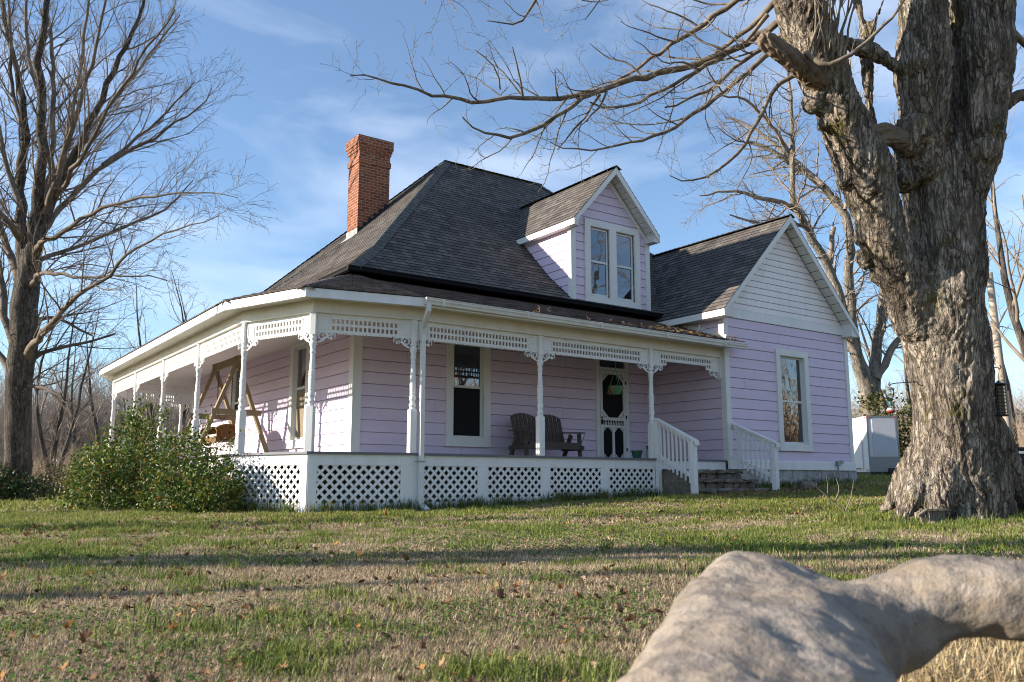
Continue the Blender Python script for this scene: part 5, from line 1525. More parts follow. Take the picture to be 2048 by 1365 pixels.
br1 = blob("broken_limb", B_, .011, M['broken_wood'], 2, lambda p: .022 * (1 - 3 * abs(mnoise.noise(Vector(((p.x + p.z) * 22, p.y * 24, (p.x - p.z) * 3))))) + .010 * mnoise.noise(p * 18) + .006 * mnoise.noise(p * 40)); adopt(br1, maple)
B_ = chain([(1800, 280, 10.1, 20), (1780, 275, 10.05, 15), (1750, 284, 10.0, 17)], 6) + chain([(1790, 268, 10.1, 13), (1770, 258, 10.0, 11), (1737, 262, 9.95, 10)], 6)
br2 = blob("broken_limb", B_, .011, M['broken_wood'], 2, lambda p: .014 * (1 - 3 * abs(mnoise.noise(Vector((p.x * 7, p.y * 12, p.z * 26))))) + .006 * mnoise.noise(p * 40)); br2.name = "broken_limb"; adopt(br2, maple)

rg = random.Random(21)
PM = dict(dens=(3.8, 5.6, 7.5), start=(.10, .08, .15), len=(1.05, .42, .17), ang=((28, 62), (30, 70), (30, 75)), up=(.22, .22, .2), K=(9, 7, 5), wave=(.15, .20, .24), curl=(.04, .05, .05),
          ratio=(.42, .55, .7), rmax=(.014, .0055, .0035), rmin=.0023, sides=(6, 4, 3))
limbs = []
def limb(uvdr, P=PM, jit=.012, step=.16, twigs=True, sides=9):
    p, r = traced(uvdr, step, jit, rg); r = r * .84; limbs.append((p, np.maximum(r, .004), sides))
    if twigs: sprout(rg, p, r, 0, P, limbs)
limb([(1560, 40, 10.4, 9), (1525, 72, 10.6, 8), (1425, 118, 10.7, 8.5), (1370, 138, 10.7, 8), (1305, 150, 10.7, 7.5), (1240, 165, 10.6, 7), (1190, 185, 10.5, 6.5), (1095, 200, 10.4, 5.8), (1060, 192, 10.3, 5.2), (985, 203, 10.2, 5), (930, 205, 10.1, 4.4), (880, 192, 10., 3.8), (830, 186, 9.9, 3.2), (770, 165, 9.8, 2.6), (735, 148, 9.7, 2), (700, 152, 9.6, 1.2)])
limb([(1600, -60, 10.5, 9), (1474, 0, 10.9, 7), (1410, 45, 11, 6.5), (1377, 72, 11.0, 6), (1330, 96, 11, 5), (1290, 130, 11, 4), (1235, 160, 11, 3)])
limb([(1560, -5, 10.2, 9), (1543, 12, 10.3, 8), (1500, 55, 10.4, 6), (1462, 90, 10.5, 5), (1430, 105, 10.6, 4)], twigs=False)
limb([(1535, 30, 10.2, 6), (1510, 60, 10.2, 5), (1490, 85, 10.2, 4)], twigs=False)
limb([(1450, 108, 10.7, 7), (1425, 128, 10.6, 5), (1380, 150, 10.5, 4.5), (1330, 180, 10.4, 4), (1285, 205, 10.3, 3.5), (1215, 222, 10.2, 2.8), (1180, 205, 10.1, 2)])
limb([(1600, 40, 10.3, 8), (1530, 92, 10.4, 6), (1500, 112, 10.4, 5), (1454, 154, 10.3, 4.5), (1405, 188, 10.2, 4), (1370, 205, 10.1, 3), (1330, 215, 10.0, 2)])
limb([(1620, 60, 10.2, 8), (1532, 104, 10.2, 6.5), (1505, 138, 10.1, 6), (1450, 182, 10.1, 5.5), (1402, 220, 10.0, 5), (1351, 256, 9.9, 4.5), (1318, 274, 9.8, 4), (1290, 281, 9.7, 3.4), (1240, 290, 9.6, 2.8), (1180, 302, 9.5, 2.2), (1125, 300, 9.4, 1.5), (1100, 285, 9.4, 1)])
limb([(1210, 180, 10.4, 5), (1170, 190, 10.3, 5), (1125, 228, 10.1, 4.8), (1090, 250, 10.0, 4.5), (1050, 270, 9.9, 4.4), (1015, 284, 9.8, 4), (988, 274, 9.8, 3.2), (950, 262, 9.7, 2.4), (925, 235, 9.6, 1.6)])
limb([(1640, 145, 10.0, 8), (1577, 145, 10.0, 5.5), (1551, 174, 10.0, 5), (1525, 215, 9.9, 5), (1507, 265, 9.8, 4.8), (1474, 313, 9.7, 4), (1428, 349, 9.6, 3), (1377, 369, 9.5, 2), (1340, 352, 9.4, 1)])
limb([(1200, 190, 10.4, 3.5), (1170, 235, 10.3, 2.6), (1140, 270, 10.2, 2), (1115, 300, 10.1, 1.3)])
limb([(1110, -70, 10.6, 5), (1072, 0, 10.4, 3.6), (1055, 35, 10.3, 3), (1030, 52, 10.2, 2), (975, 42, 10.1, 1.2)])
limb([(1045, 192, 10.3, 3.5), (1040, 165, 10.2, 2.6), (1043, 150, 10.2, 2.2), (1035, 120, 10.1, 1.8), (1025, 95, 10., 1.2)])
limb([(1000, 180, 10.4, 2.4), (1010, 140, 10.3, 2), (975, 125, 10.2, 1.5), (950, 100, 10.2, 1)])
limb([(860, -60, 10.4, 3), (890, 0, 10.3, 2), (915, 25, 10.2, 1)]); limb([(840, -60, 10.4, 3), (860, 0, 10.3, 1.8), (850, 8, 10.2, 1)])
limb([(1220, -60, 10.6, 3), (1195, 15, 10.5, 1.6), (1170, 40, 10.4, 1)])
# branches of the right stem and shoots between the stems
limb([(2010, 205, 10.4, 13), (2060, 180, 10.4, 9), (2140, 160, 10.4, 7)]); limb([(2020, 60, 10.7, 9), (2050, 90, 10.8, 8), (2090, 130, 11, 6)])
PS = dict(PM, dens=(3.0, 4.0), start=(.3, .2), len=(.40, .16), ang=((20, 45), (25, 55)), K=(6, 4), rmax=(.006, .004), sides=(4, 3))
PS.update(up=(.35, .3), wave=(.1, .15), curl=(.03, .03), ratio=(.5, .6))
for k in range(15):
    u0 = rg.uniform(1612, 1690); v0 = rg.uniform(100, 132); lean = rg.uniform(-.35, 1.0)
    limb([(u0, v0, 9.62, 3.6), (u0 + 12 * lean, v0 - 35, 9.55, 3.2), (u0 + 40 * lean, v0 - 80, 9.5, 2.6), (u0 + 85 * lean, v0 - 150, 9.45, 1.8), (u0 + 130 * lean, v0 - 230, 9.4, 1)], PS, .006, .12, True, 6)
limb([(1612, 105, 9.6, 6), (1625, 128, 9.5, 6), (1660, 131, 9.45, 6), (1690, 122, 9.4, 5.5), (1720, 100, 9.4, 5), (1760, 60, 9.4, 4), (1800, 20, 9.4, 3), (1830, -40, 9.4, 2)], PS, .006, .12)
# the unseen top of the crown, above the frame
for (u, v, d, r, du, dv, dd) in ((1530, -190, 9.8, 34, -300, -500, -.5), (1530, -190, 9.8, 30, 40, -600, .8), (1820, -180, 10.3, 38, -150, -650, -1.5), (1915, -170, 10.6, 46, 120, -700, 1.5), (2000, -140, 10.3, 40, 420, -520, -.5), (1530, -160, 9.8, 26, -520, -160, -2.0)):
    limb([(u, v, d, r), (u + du * .3, v + dv * .4, d + dd * .3, r * .7), (u + du * .7, v + dv * .75, d + dd * .7, r * .4), (u + du, v + dv, d + dd, r * .15)], dict(PM, dens=(1.0, 1.4), start=(.2, .2), len=(1.9, .8), rmin=.005, rmax=(.03, .012), K=(7, 5), sides=(5, 3)), .03, .35)
link("crown", tubes_mesh("crown", limbs), M['limb'], maple, True)

# --- the tall tree on the left --------------------------------------------------
rg = random.Random(5); LD = 28.0
lt_base = at(28, 1000, LD); lt_base[2] = float(ground(lt_base[0], lt_base[1]))
left = empty("bare_tree", tuple(lt_base)); tag(left, "tall many-stemmed bare tree rising at the left edge, ivy round its foot", "tree")
PL = dict(dens=(2.0, 3.2, 4.2), start=(.12, .1, .1), len=(2.5, 1.1, .5), ang=((22, 52), (25, 60), (25, 65)), up=(.30, .16, .1), K=(8, 6, 5), wave=(.12, .16, .2), curl=(.03, .02, .02),
          ratio=(.42, .5, .6), rmax=(.030, .014, .009), rmin=.0055, sides=(5, 4, 3), wind=(.10, -.06, 0))
stems, twg = [], []
slim = .74
def lim(pts, thick=False, P=PL, jit=.03):
    pts = list(pts)
    if not thick:
        pts[0] = (pts[0][0], pts[0][1], pts[0][2] * .25, pts[0][3])
        if slim < 1 and 440 < pts[0][1] and pts[0][0] > 50:
            v_ = pts[0][1] + 30; pts.insert(0, (float(np.interp(v_, [480, 560, 630, 690, 745, 1000], [62, 54, 50, 44, 39, 36])), v_, 0, pts[0][3] * 1.15))
    n_ = len(pts); p, r = traced([(u, v, LD + dd, rr * slim) for (u, v, dd, rr) in pts], .45, jit, rg)
    (stems if thick else twg).append((p, np.maximum(r, .008), 14 if thick else 7)); sprout(rg, p, r, 0, P, twg)
NT_ = dict(PL, dens=(.10, 1.2, 2.0), len=(1.6, .8, .4))
lim([(32, 1020, 0, 44), (33, 990, 0, 37), (36, 940, 0, 34), (37, 880, 0, 32.5), (37, 800, 0, 32), (39, 745, 0, 34), (44, 690, 0, 36), (50, 630, 0, 35), (54, 560, 0, 32), (62, 500, 0, 25)], True, NT_, .02)
lim([(55, 600, 0, 20), (52, 540, 0, 19), (44, 470, .3, 16), (41, 400, .5, 13), (44, 340, .6, 12), (53, 250, .7, 10), (48, 205, .8, 9), (30, 130, 1, 7), (12, 60, 1.2, 6), (0, -30, 1.4, 5)], True)
lim([(60, 560, 0, 20), (66, 480, -.3, 17), (74, 400, -.5, 15), (80, 350, -.6, 14), (86, 250, -.8, 12), (84, 190, -.9, 11), (76, 125, -1, 10), (80, 82, -1, 9), (92, 30, -1.1, 8), (100, -40, -1.2, 7), (110, -170, -1.3, 4)], True)
lim([(70, 500, 0, 19), (88, 430, -.2, 16), (108, 385, -.3, 13), (125, 355, -.4, 11.5), (152, 304, -.5, 10), (176, 254, -.6, 9), (197, 205, -.7, 8), (221, 152, -.8, 7), (246, 110, -.9, 6), (267, 65, -1, 5), (285, 15, -1.1, 4), (300, -50, -1.2, 3)], True)
lim([(80, 440, .5, 11), (98, 390, .6, 9), (106, 290, .8, 7), (109, 185, 1, 6), (102, 85, 1.2, 5), (92, -20, 1.3, 4)])
lim([(86, 430, -.8, 11), (111, 378, -1, 9), (128, 312, -1.2, 7.5), (148, 246, -1.4, 6.5), (164, 193, -1.6, 6), (177, 144, -1.8, 5), (190, 111, -2, 4.5), (197, 60, -2.2, 3.5), (215, -20, -2.3, 3)])
lim([(90, 455, 1, 10), (116, 422, 1.2, 8.5), (164, 370, 1.5, 7), (205, 333, 1.8, 6), (246, 304, 2, 5), (310, 283, 2.3, 4), (336, 250, 2.5, 3.2), (370, 237, 2.6, 2.6), (408, 211, 2.7, 1.8), (423, 178, 2.8, 1)])
lim([(205, 330, 1.8, 5), (267, 283, 1.6, 4.2), (304, 253, 1.4, 3.6), (328, 232, 1.2, 3), (361, 197, 1, 2.4), (390, 164, .8, 1.2)])
lim([(75, 495, -1.5, 8), (92, 478, -1.8, 7), (135, 463, -2.2, 6), (180, 431, -2.6, 5), (217, 406, -3, 4.2), (287, 398, -3.4, 3.4), (328, 388, -3.6, 2.8), (390, 381, -3.8, 2.2), (431, 386, -4, 1.6), (476, 396, -4.2, .8)])
lim([(72, 525, .8, 8), (90, 512, 1, 6.5), (156, 496, 1.4, 5), (234, 459, 1.8, 4), (304, 435, 2.2, 3.2), (353, 402, 2.5, 2.4), (386, 361, 2.8, 1.2)])
lim([(60, 700, -.8, 12), (75, 681, -1.2, 9), (99, 651, -1.6, 8), (122, 622, -2, 7), (145, 600, -2.4, 6), (205, 560, -3, 5), (246, 521, -3.3, 4.2), (271, 500, -3.5, 3.6), (280, 484, -3.6, 3.2), (312, 472, -3.8, 2.8), (369, 459, -4, 2.2), (439, 431, -4.3, 1)])
lim([(60, 715, .2, 8), (78, 700, .2, 6), (120, 694, .3, 4.6), (168, 688, .3, 3.8), (204, 681, .4, 3), (231, 667, .5, 2)])
lim([(70, 640, 1, 7), (110, 632, 1.5, 4.5), (150, 655, 2, 3.4), (185, 672, 2.3, 2.2)]); lim([(68, 560, -1, 8), (82, 546, -1.4, 6), (122, 545, -2, 4.5), (190, 560, -2.4, 3.4), (260, 548, -2.8, 2.4), (330, 560, -3, 1.5)])
lim([(60, 760, -.3, 6), (90, 778, -.6, 4), (125, 795, -.8, 2.5)])
lim([(60, 470, 2, 8), (120, 330, 2.8, 6), (150, 200, 3.4, 5), (170, 80, 4, 4), (180, -60, 4.4, 3)]); lim([(110, 400, -2, 7), (180, 290, -2.6, 5.5), (235, 190, -3.2, 4.2), (300, 90, -3.8, 3), (350, 20, -4.2, 2)]); lim([(170, 270, 1, 5), (240, 190, 1.5, 4), (310, 90, 2, 3), (360, 30, 2.4, 1.6)])
for pts in ([(30, 700, 0, 13), (10, 640, .5, 10), (4, 560, .8, 8), (-20, 440, 1, 6), (-60, 300, 1.2, 4)], [(30, 760, 0, 12), (8, 720, .4, 9), (-30, 670, .8, 7), (-90, 580, 1, 4)], [(36, 560, 1, 12), (10, 480, 1.6, 9), (-20, 370, 2, 7), (-50, 220, 2.4, 5)],
            [(40, 480, -1, 9), (10, 430, -1.5, 7), (-50, 390, -2, 4)], [(42, 420, 0, 8), (10, 330, 0, 6), (-10, 220, 0, 5), (-20, 60, 0, 3)], [(45, 280, 1, 6), (30, 200, 1, 5), (18, 90, 1, 4), (20, -30, 1, 3)], [(82, 200, 0, 6), (60, 130, .2, 5), (50, 40, .4, 4), (60, -50, .6, 3)]):
    lim(pts)
link("trunk", tubes_mesh("trunk", stems), M['bark_far'], left, True)
link("crown", tubes_mesh("crown", twg), M['limb_far'], left, True)

# --- the pale tree behind the trailer -------------------------------------------
rg = random.Random(77); LD = 42.0; slim = 1.0; stems, twg = [], []
PB_ = dict(PL, dens=(1.7, 2.6, 3.2), len=(3.0, 1.35, .6), rmin=.008, rmax=(.055, .022, .012), wind=(0, 0, 0), up=(.12, .1, .05), ang=((25, 80), (25, 80), (25, 80)), wave=(.17, .22, .26))
b0 = at(1746, 850, LD); b0[2] = float(ground(b0[0], b0[1]))
pale = empty("bare_tree", tuple(b0)); tag(pale, "pale-barked bare tree with three stems behind the white trailer", "tree")
lim([(1748, 960, 0, 22), (1746, 850, 0, 18), (1738, 800, 0, 18), (1728, 755, 0, 16)], True, NT_)
lim([(1734, 780, 0, 15), (1712, 711, .2, 11.5), (1702, 630, .3, 9.5), (1698, 542, .4, 9), (1700, 450, .5, 9), (1679, 409, .6, 8), (1648, 373, .7, 7), (1607, 342, .8, 6.5), (1570, 320, .9, 5), (1530, 290, 1, 4), (1490, 282, 1.1, 2.5)], True, PB_)
lim([(1730, 770, 0, 14), (1692, 640, -.6, 9.5), (1679, 588, -.7, 9), (1655, 527, -.8, 9), (1628, 491, -.9, 8), (1617, 460, -1, 7.5), (1592, 419, -1.1, 7), (1582, 390, -1.2, 6), (1588, 300, -1.3, 5), (1584, 240, -1.4, 4), (1578, 160, -1.5, 3), (1570, 80, -1.6, 2)], True, PB_)
lim([(1745, 800, 0, 14), (1752, 721, .5, 11), (1757, 660, .7, 10), (1768, 588, .9, 9), (1780, 520, 1, 8), (1790, 400, 1.2, 6), (1800, 250, 1.4, 4)], True, PB_)
lim([(1752, 760, 0, 9), (1763, 742, .2, 8), (1781, 701, .5, 7), (1805, 672, .7, 6), (1840, 640, 1, 5), (1900, 600, 1.2, 3)], False, PB_)
lim([(1660, 528, -.8, 6), (1662, 490, -.6, 5.5), (1668, 455, -.5, 4.5)], False, dict(PB_, dens=(.3, .5, .5)))
lim([(1600, 430, -1.1, 5), (1560, 397, -1.4, 5), (1527, 405, -1.7, 4.5), (1500, 385, -2, 3.5), (1450, 380, -2.3, 2.6), (1400, 392, -2.6, 1.2)], False, PB_)
lim([(1648, 373, .7, 5), (1600, 330, 1.4, 4.5), (1560, 300, 2, 4), (1500, 250, 2.6, 3), (1450, 235, 3, 1.5)], False, PB_); lim([(1590, 330, -1.3, 4.5), (1550, 260, -2, 4), (1500, 200, -2.5, 3), (1440, 190, -3, 1.5)], False, PB_)
lim([(1612, 455, -1, 4), (1570, 440, -2, 3.5), (1510, 450, -3, 2.6), (1460, 430, -3.5, 1.4)], False, PB_); lim([(1690, 420, .6, 4), (1700, 330, 1, 4), (1690, 240, 1.5, 3), (1700, 120, 2, 2)], False, PB_)
link("trunk", tubes_mesh("trunk", stems), M['bark_pale'], pale, True)
link("crown", tubes_mesh("crown", twg), M['twig_far'], pale, True)

# --- other bare trees, each a tree of its own -----------------------------------
def grown_tree(seed, H, spread=1.0, nstem=1, thin=1.0, fat=1.0):
    rg = random.Random(seed); st, tw = [], []
    P = dict(dens=(1.0 * thin ** .5, 1.5 * thin, 2.1 * thin), start=(.25, .15, .1), len=(.24 * H * spread, .11 * H, .05 * H), ang=((25, 55), (25, 60), (25, 65)), up=(.35, .22, .12), K=(8, 6, 4), wave=(.11, .15, .2), curl=(.03, .02, .02),
             ratio=(.5, .5, .6), rmax=(.09, .035, .014), rmin=.009, sides=(5, 4, 3))
    for k in range(nstem):
        p = [np.zeros(3)]; d = nrm((rg.gauss(0, .06 + .12 * (nstem > 1)), rg.gauss(0, .06 + .12 * (nstem > 1)), 1))
        for j in range(11): p.append(p[-1] + d * H / 11); d = nrm(d + np.array([rg.gauss(0, .08), rg.gauss(0, .08), .1]))
        p = np.array(p); r = .017 * fat * H * (1 - .93 * np.linspace(0, 1, 12) ** .9) * (1 if nstem == 1 else .8)
        p[0, 2] -= .4
        st.append((p, r, 9)); sprout(rg, p, r, 0, P, tw)
    return tubes_mesh("trunk", st), tubes_mesh("crown", tw)
protos = [grown_tree(31, 11, 1.0), grown_tree(32, 12, 1.2, 2), grown_tree(33, 9, 1.1), grown_tree(34, 12, .9, 3), grown_tree(36, 15, 1.0), grown_tree(35, 12, .75, 1, .3), grown_tree(37, 13, .8, 2, .35, 1.9)]
def plant_tree(k, x, y, rz, sc, label, group=None):
    o = empty("bare_tree", (x, y, float(ground(x, y))))
    tag(o, label, "tree", group)
    a = link("trunk", protos[k][0], M['bark_far'], None, True); b = link("crown", protos[k][1], M['twig_far'], None, True)
    a.parent = o; b.parent = o
    o.rotation_euler = (0, 0, rz); o.scale = (sc, sc, sc); return o
def px_tree(k, u, depth, rz, sc, label, group=None):
    p = at(u, 960, depth); return plant_tree(k, float(p[0]), float(p[1]), rz, sc, label, group)
px_tree(4, 150, 74, 2.2, .9, "bare tree rising from the woods midway between the tall tree and the porch")
px_tree(2, 250, 72, .2, 1.3, "bare tree low behind the porch corner post")
px_tree(4, 90, 80, 5.2, .85, "bare tree in the far woods right beside the tall left tree")
px_tree(3, 112, 42, .4, .86, "slim forked bare tree standing alone between the tall tree and the porch")
px_tree(0, 195, 50, 1.9, .92, "bare tree just left of the porch corner post")
px_tree(1, -10, 66, 2.6, .8, "bare tree right behind the foot of the tall left tree")
px_tree(2, 310, 60, 4.4, 1.2, "bare tree seen between the last porch posts")
px_tree(1, 345, 47, 3.6, 1.02, "dark bare tree crown rising above the porch's left eave")
px_tree(0, 420, 45, .9, 1.0, "bare treetop peeking over the porch roof near the chimney side")
px_tree(2, -30, 50, 5.1, 1.2, "bare tree at the far left margin behind the tall tree")
px_tree(1, 1650, 62, .7, 1.05, "pale treetop above the gabled wing's right slope")
px_tree(3, 1815, 58, 2.2, 1.2, "bare tree behind the trailer and the maple's left edge")
px_tree(0, 2035, 50, 1.2, 1.55, "wide bare tree right of the utility pole")
px_tree(1, 2120, 34, .3, 1.5, "bare tree whose branches reach in from the right edge")
px_tree(2, 1975, 70, 3.0, 1.3, "bare tree directly behind the utility pole")
# trees up-sun and behind the photographer: their shadows and reflections are in the picture
for k, x, y, rz, sc in ((6, -20.5, 1.9, .5, 1.1), (6, -24.5, 7.6, 2.4, 1.1), (5, -17.5, -3.6, 4.0, .8), (5, -23.0, 3.9, 1.0, 1.1), (5, -19.0, 13.6, 1.1, 1.2)):
    plant_tree(k, x, y, rz, sc, "bare tree up-sun of the lawn, known by its shadow bands", "trees beyond the left edge")
for k, x, y, rz, sc in ((4, 27, -19, .5, 1.1), (4, 30, -26, 2.0, 1.2), (4, 40, -24, 4.0, 1.3), (1, 22, -28, 3.3, 1.5), (4, 50, -32, 1, 1.4), (4, 14, -30, 1, 1.2), (1, 34, -34, 2, 1.6)):
    plant_tree(k, x, y, rz, sc, "bare tree mirrored in the front window panes", "trees behind the camera")

# brush and far woods: nobody could count these stems
def brush(name, areas, seed, mat, kind_label):
    rg = random.Random(seed); out = []
    for (u0, u1, d0, d1, n_, h0, h1, r) in areas:
        for k in range(n_):
            d = rg.uniform(d0, d1); p = at(rg.uniform(u0, u1), 960, d); p[2] = float(ground(p[0], p[1])) - .05
            h = rg.uniform(h0, h1); dr = nrm((rg.gauss(0, .35), rg.gauss(0, .35), 1)); q = [p]
            for j in range(5): q.append(q[-1] + dr * h / 5); dr = nrm(dr + np.array([rg.gauss(0, .22), rg.gauss(0, .22), -.06]))
            q = np.array(q); out.append((q, r * (1 - .8 * np.linspace(0, 1, 6)), 3))
            for b in range(3):
                i = rg.randint(1, 4); dr = nrm(np.array([rg.gauss(0, .7), rg.gauss(0, .7), rg.uniform(.0, 1)])); s = [q[i]]
                for j in range(3): s.append(s[-1] + dr * h * .13); dr = nrm(dr + np.array([rg.gauss(0, .3), rg.gauss(0, .3), .05]))
                out.append((np.array(s), r * .5 * np.array([1, .8, .5, .3]), 3))
    o = link(name, tubes_mesh(name, out), mat, None); tag(o, kind_label, "brush", kind="stuff"); return o
M['brush'] = m_plain('tan_brush', (.50, .385, .27), .95, .1, 0, .3, 1.5)
M['brush2'] = m_plain('grey_brush', (.42, .35, .30), .95, .1, 0, .3, 1.2)
brush("undergrowth", [(-60, 60, 32, 46, 500, .6, 2.2, .012), (60, 440, 36, 52, 1500, .6, 2.2, .012), (60, 440, 50, 66, 1300, 1.2, 3.6, .016), (1690, 1850, 44, 60, 700, 1, 3, .014), (1940, 2250, 48, 75, 2200, 1.2, 3.6, .018)], 61, M['brush'], "tangled tan winter undergrowth at the edge of the lawn")
brush("far_woods", [(-300, 520, 80, 125, 5200, 6, 15, .05), (1500, 2400, 90, 130, 3000, 5, 12, .05)], 62, M['brush2'], "distant grey winter woods beyond the field")
brush("rear_thicket", [(0, 0, 0, 0, 0, 1, 1, .01)], 1, M['brush'], "x") if False else None
rgt = random.Random(9); out = []
for k in range(5200):
    x = rgt.uniform(6, 95); y = -36 - rgt.uniform(0, 26); h = rgt.uniform(2.0, 6.5) if k % 3 else rgt.uniform(6, 13); p = np.array([x, y, float(ground(x, y)) - .1]); dr = nrm((rgt.gauss(0, .3), rgt.gauss(0, .3), 1)); q = [p]
    for j in range(4): q.append(q[-1] + dr * h / 4); dr = nrm(dr + np.array([rgt.gauss(0, .25), rgt.gauss(0, .25), 0]))
    out.append((np.array(q), .11 * (1 - .8 * np.linspace(0, 1, 5)), 3))
o = link("rear_thicket", tubes_mesh("rear_thicket", out), M['brush'], None); tag(o, "brown thicket across the yard that the window panes mirror", "brush", kind="stuff")

# ------------------------------------------------------------------ leafy shrubs
def leaf_cloud(seed, lumps, n, size, cols, thick=.35, up=.3):
    """Folded leaves through a set of ellipsoid lumps (centre, radii)."""
    rg = np.random.default_rng(seed); w = np.array([r[0] * r[1] * r[2] for _, r in lumps]) ** .7; w /= w.sum()
    which = rg.choice(len(lumps), n, p=w)
    C = np.array([c for c, _ in lumps])[which]; Rr = np.array([r for _, r in lumps])[which]
    d = rg.normal(size=(n, 3)); d /= np.linalg.norm(d, axis=1, keepdims=True); rad = (1 - thick * rg.random(n) ** 1.3)[:, None]
    bump = 1 + .18 * (fbm(d[:, 0] * 2.5 + which, d[:, 2] * 2.5 + d[:, 1] * 2, seed, 3) - .5)[:, None] * 2
    P = C + d * Rr * rad * bump
    hub = rg.integers(0, max(n // 55, 1), n); Hc = P[rg.integers(0, n, max(n // 55, 1))]
    pull = rg.random(n) < .75; P = np.where(pull[:, None], Hc[hub] + rg.normal(0, 1.5 * size, (n, 3)), P)
    d = np.where(pull[:, None], P - Hc[hub], d); d /= np.maximum(np.linalg.norm(d, axis=1, keepdims=True), 1e-6)
    ax = d * .8 + rg.normal(size=(n, 3)) * .7 + np.array([0, 0, up]); ax /= np.linalg.norm(ax, axis=1, keepdims=True)
    sd = np.cross(ax, rg.normal(size=(n, 3))); sd /= np.linalg.norm(sd, axis=1, keepdims=True); nn = np.cross(ax, sd)
    L = (size * rg.uniform(.6, 1.25, n))[:, None]; W = L * .40
    v = np.stack([P, P + ax * L * .5 + sd * W + nn * W * .35, P + ax * L, P + ax * L * .5 - sd * W + nn * W * .35, P + ax * L * .5], 1)
    V_ = v.reshape(-1, 3); b = np.arange(n)[:, None] * 5
    T3 = np.concatenate([b + [0, 1, 4], b + [1, 2, 4], b + [0, 4, 3], b + [4, 2, 3]])
    cp_ = np.array([c[1] for c in cols]); ci = rg.choice(len(cols), n, p=cp_ / cp_.sum()); col = np.array([c[0] for c in cols])[ci] * rg.uniform(.7, 1.3, (n, 1))
    return V_, T3, np.repeat(col, 5, 0)
HC = [((.038, .08, .016), .42), ((.11, .16, .026), .33), ((.20, .22, .042), .14), ((.26, .21, .04), .06), ((.30, .14, .035), .04)]
def shrub(name, label, lumps, n, size, cols, seed, stems_=14, cat="shrub", shoots=()):
    c = np.mean([l[0] for l in lumps], 0); base = (float(c[0]), float(c[1]), float(ground(c[0], c[1])))
    o = empty(name, base); tag(o, label, cat)
    V_, T3, col = leaf_cloud(seed, lumps, n, size, cols); rg = random.Random(seed); st = []
    extra = [(V_, T3, col)]; off = len(V_)
    for k in range(stems_):
        l = lumps[rg.randrange(len(lumps))]; p = np.array([l[0][0] + rg.gauss(0, .15) * l[1][0], l[0][1] + rg.gauss(0, .15) * l[1][1], 0.]); p[2] = float(ground(p[0], p[1])) - .03
        e = np.array(l[0]) + np.array([rg.gauss(0, .5), rg.gauss(0, .5), rg.uniform(.3, .95)]) * np.array(l[1])
        q = [p + (e - p) * t_ + np.array([rg.gauss(0, .04), rg.gauss(0, .04), 0]) * (0 < t_ < 1) for t_ in np.linspace(0, 1, 6)]; st.append((np.array(q), .014 * (1 - .7 * np.linspace(0, 1, 6)), 5))
    for (a, b, m) in shoots:
        a, b = np.array(a, float), np.array(b, float); q = np.array([a + (b - a) * t_ + np.array([0, 0, .10 * math.sin(math.pi * t_)]) for t_ in np.linspace(0, 1, 7)]); st.append((q, .008 * (1 - .7 * np.linspace(0, 1, 7)), 4))
        lm = [(q[0] + (q[-1] - q[0]) * f + np.array([0, 0, .10 * math.sin(math.pi * f)]), (.05, .05, .04)) for f in np.linspace(.2, 1, 14)]
        V2, T2, c2 = leaf_cloud(seed + 7, lm, m, size * .9, cols); extra.append((V2, T2 + off, c2)); off += len(V2)
    me = fast_mesh("foliage", np.concatenate([e_[0] for e_ in extra]), None, np.concatenate([e_[1] for e_ in extra]), np.concatenate([e_[2] for e_ in extra]))
    link("foliage", me, M['holly'], o); link("stem", tubes_mesh("stem", st), M['twig'], o); return o
def lump(x, y, zt, rx, ry):
    g0 = float(ground(x, y)); return ((x, y, (g0 + zt) / 2 - .05), (rx, ry, (zt - g0) / 2 + .08))
shrub("holly_shrub", "glossy green holly bush nearest the porch's front corner", [lump(-3.0, 2.0, -.02, .5, .6), lump(-3.2, 2.8, .40, .55, .7), lump(-3.35, 2.1, -.40, .5, .55), lump(-3.55, 3.0, -.1, .55, .7), lump(-3.05, 1.55, -.45, .42, .4), lump(-2.85, 1.75, -.2, .3, .35)], 9500, .062, HC, 401, 20, shoots=(((-3.0, 2.1, -.1), (-2.5, 1.75, .38), 90), ((-3.1, 2.6, .1), (-2.95, 2.5, .75), 60)))
shrub("holly_shrub", "tallest green holly bush, in the middle of the row along the porch", [lump(-3.6, 4.3, .62, .6, .7), lump(-3.75, 5.2, .95, .55, .6), lump(-4.1, 4.6, -.05, .7, .8), lump(-4.2, 5.4, .2, .65, .7), lump(-3.5, 5.9, .75, .5, .6)], 10500, .065, HC, 402, 22, shoots=(((-3.5, 4.6, .4), (-3.1, 4.5, 1.25), 80), ((-3.6, 5.4, .5), (-3.6, 5.2, 1.2), 60), ((-3.7, 4.2, .3), (-3.4, 4.0, .95), 60)))
shrub("holly_shrub", "green holly bush with yellowing leaves at the left end of the porch row", [lump(-3.8, 6.6, .36, .65, .8), lump(-3.9, 7.4, .18, .6, .8), lump(-4.2, 6.5, -.25, .6, .7), lump(-3.5, 8.0, .2, .55, .7)], 10500, .068, [(HC[0][0], .40), (HC[1][0], .28), (HC[2][0], .18), (HC[3][0], .10), (HC[4][0], .04)], 403, 22)
iv = at(20, 960, 27.2)
shrub("ivy_clump", "dark green ivy growing round the foot of the tall left tree", [lump(float(iv[0]) + dx, float(iv[1]) + dy, -1.05 + h, .7, .7) for dx, dy, h in ((-.5, .3, 1.0), (.3, -.2, .55), (-.9, .8, 1.3), (.7, -.7, .4), (-.3, .0, .8))], 4200, .10, [((.035, .07, .02), .6), ((.07, .10, .03), .3), ((.15, .11, .04), .1)], 404, 8, "ivy")
cv = at(1806, 900, 39.0)
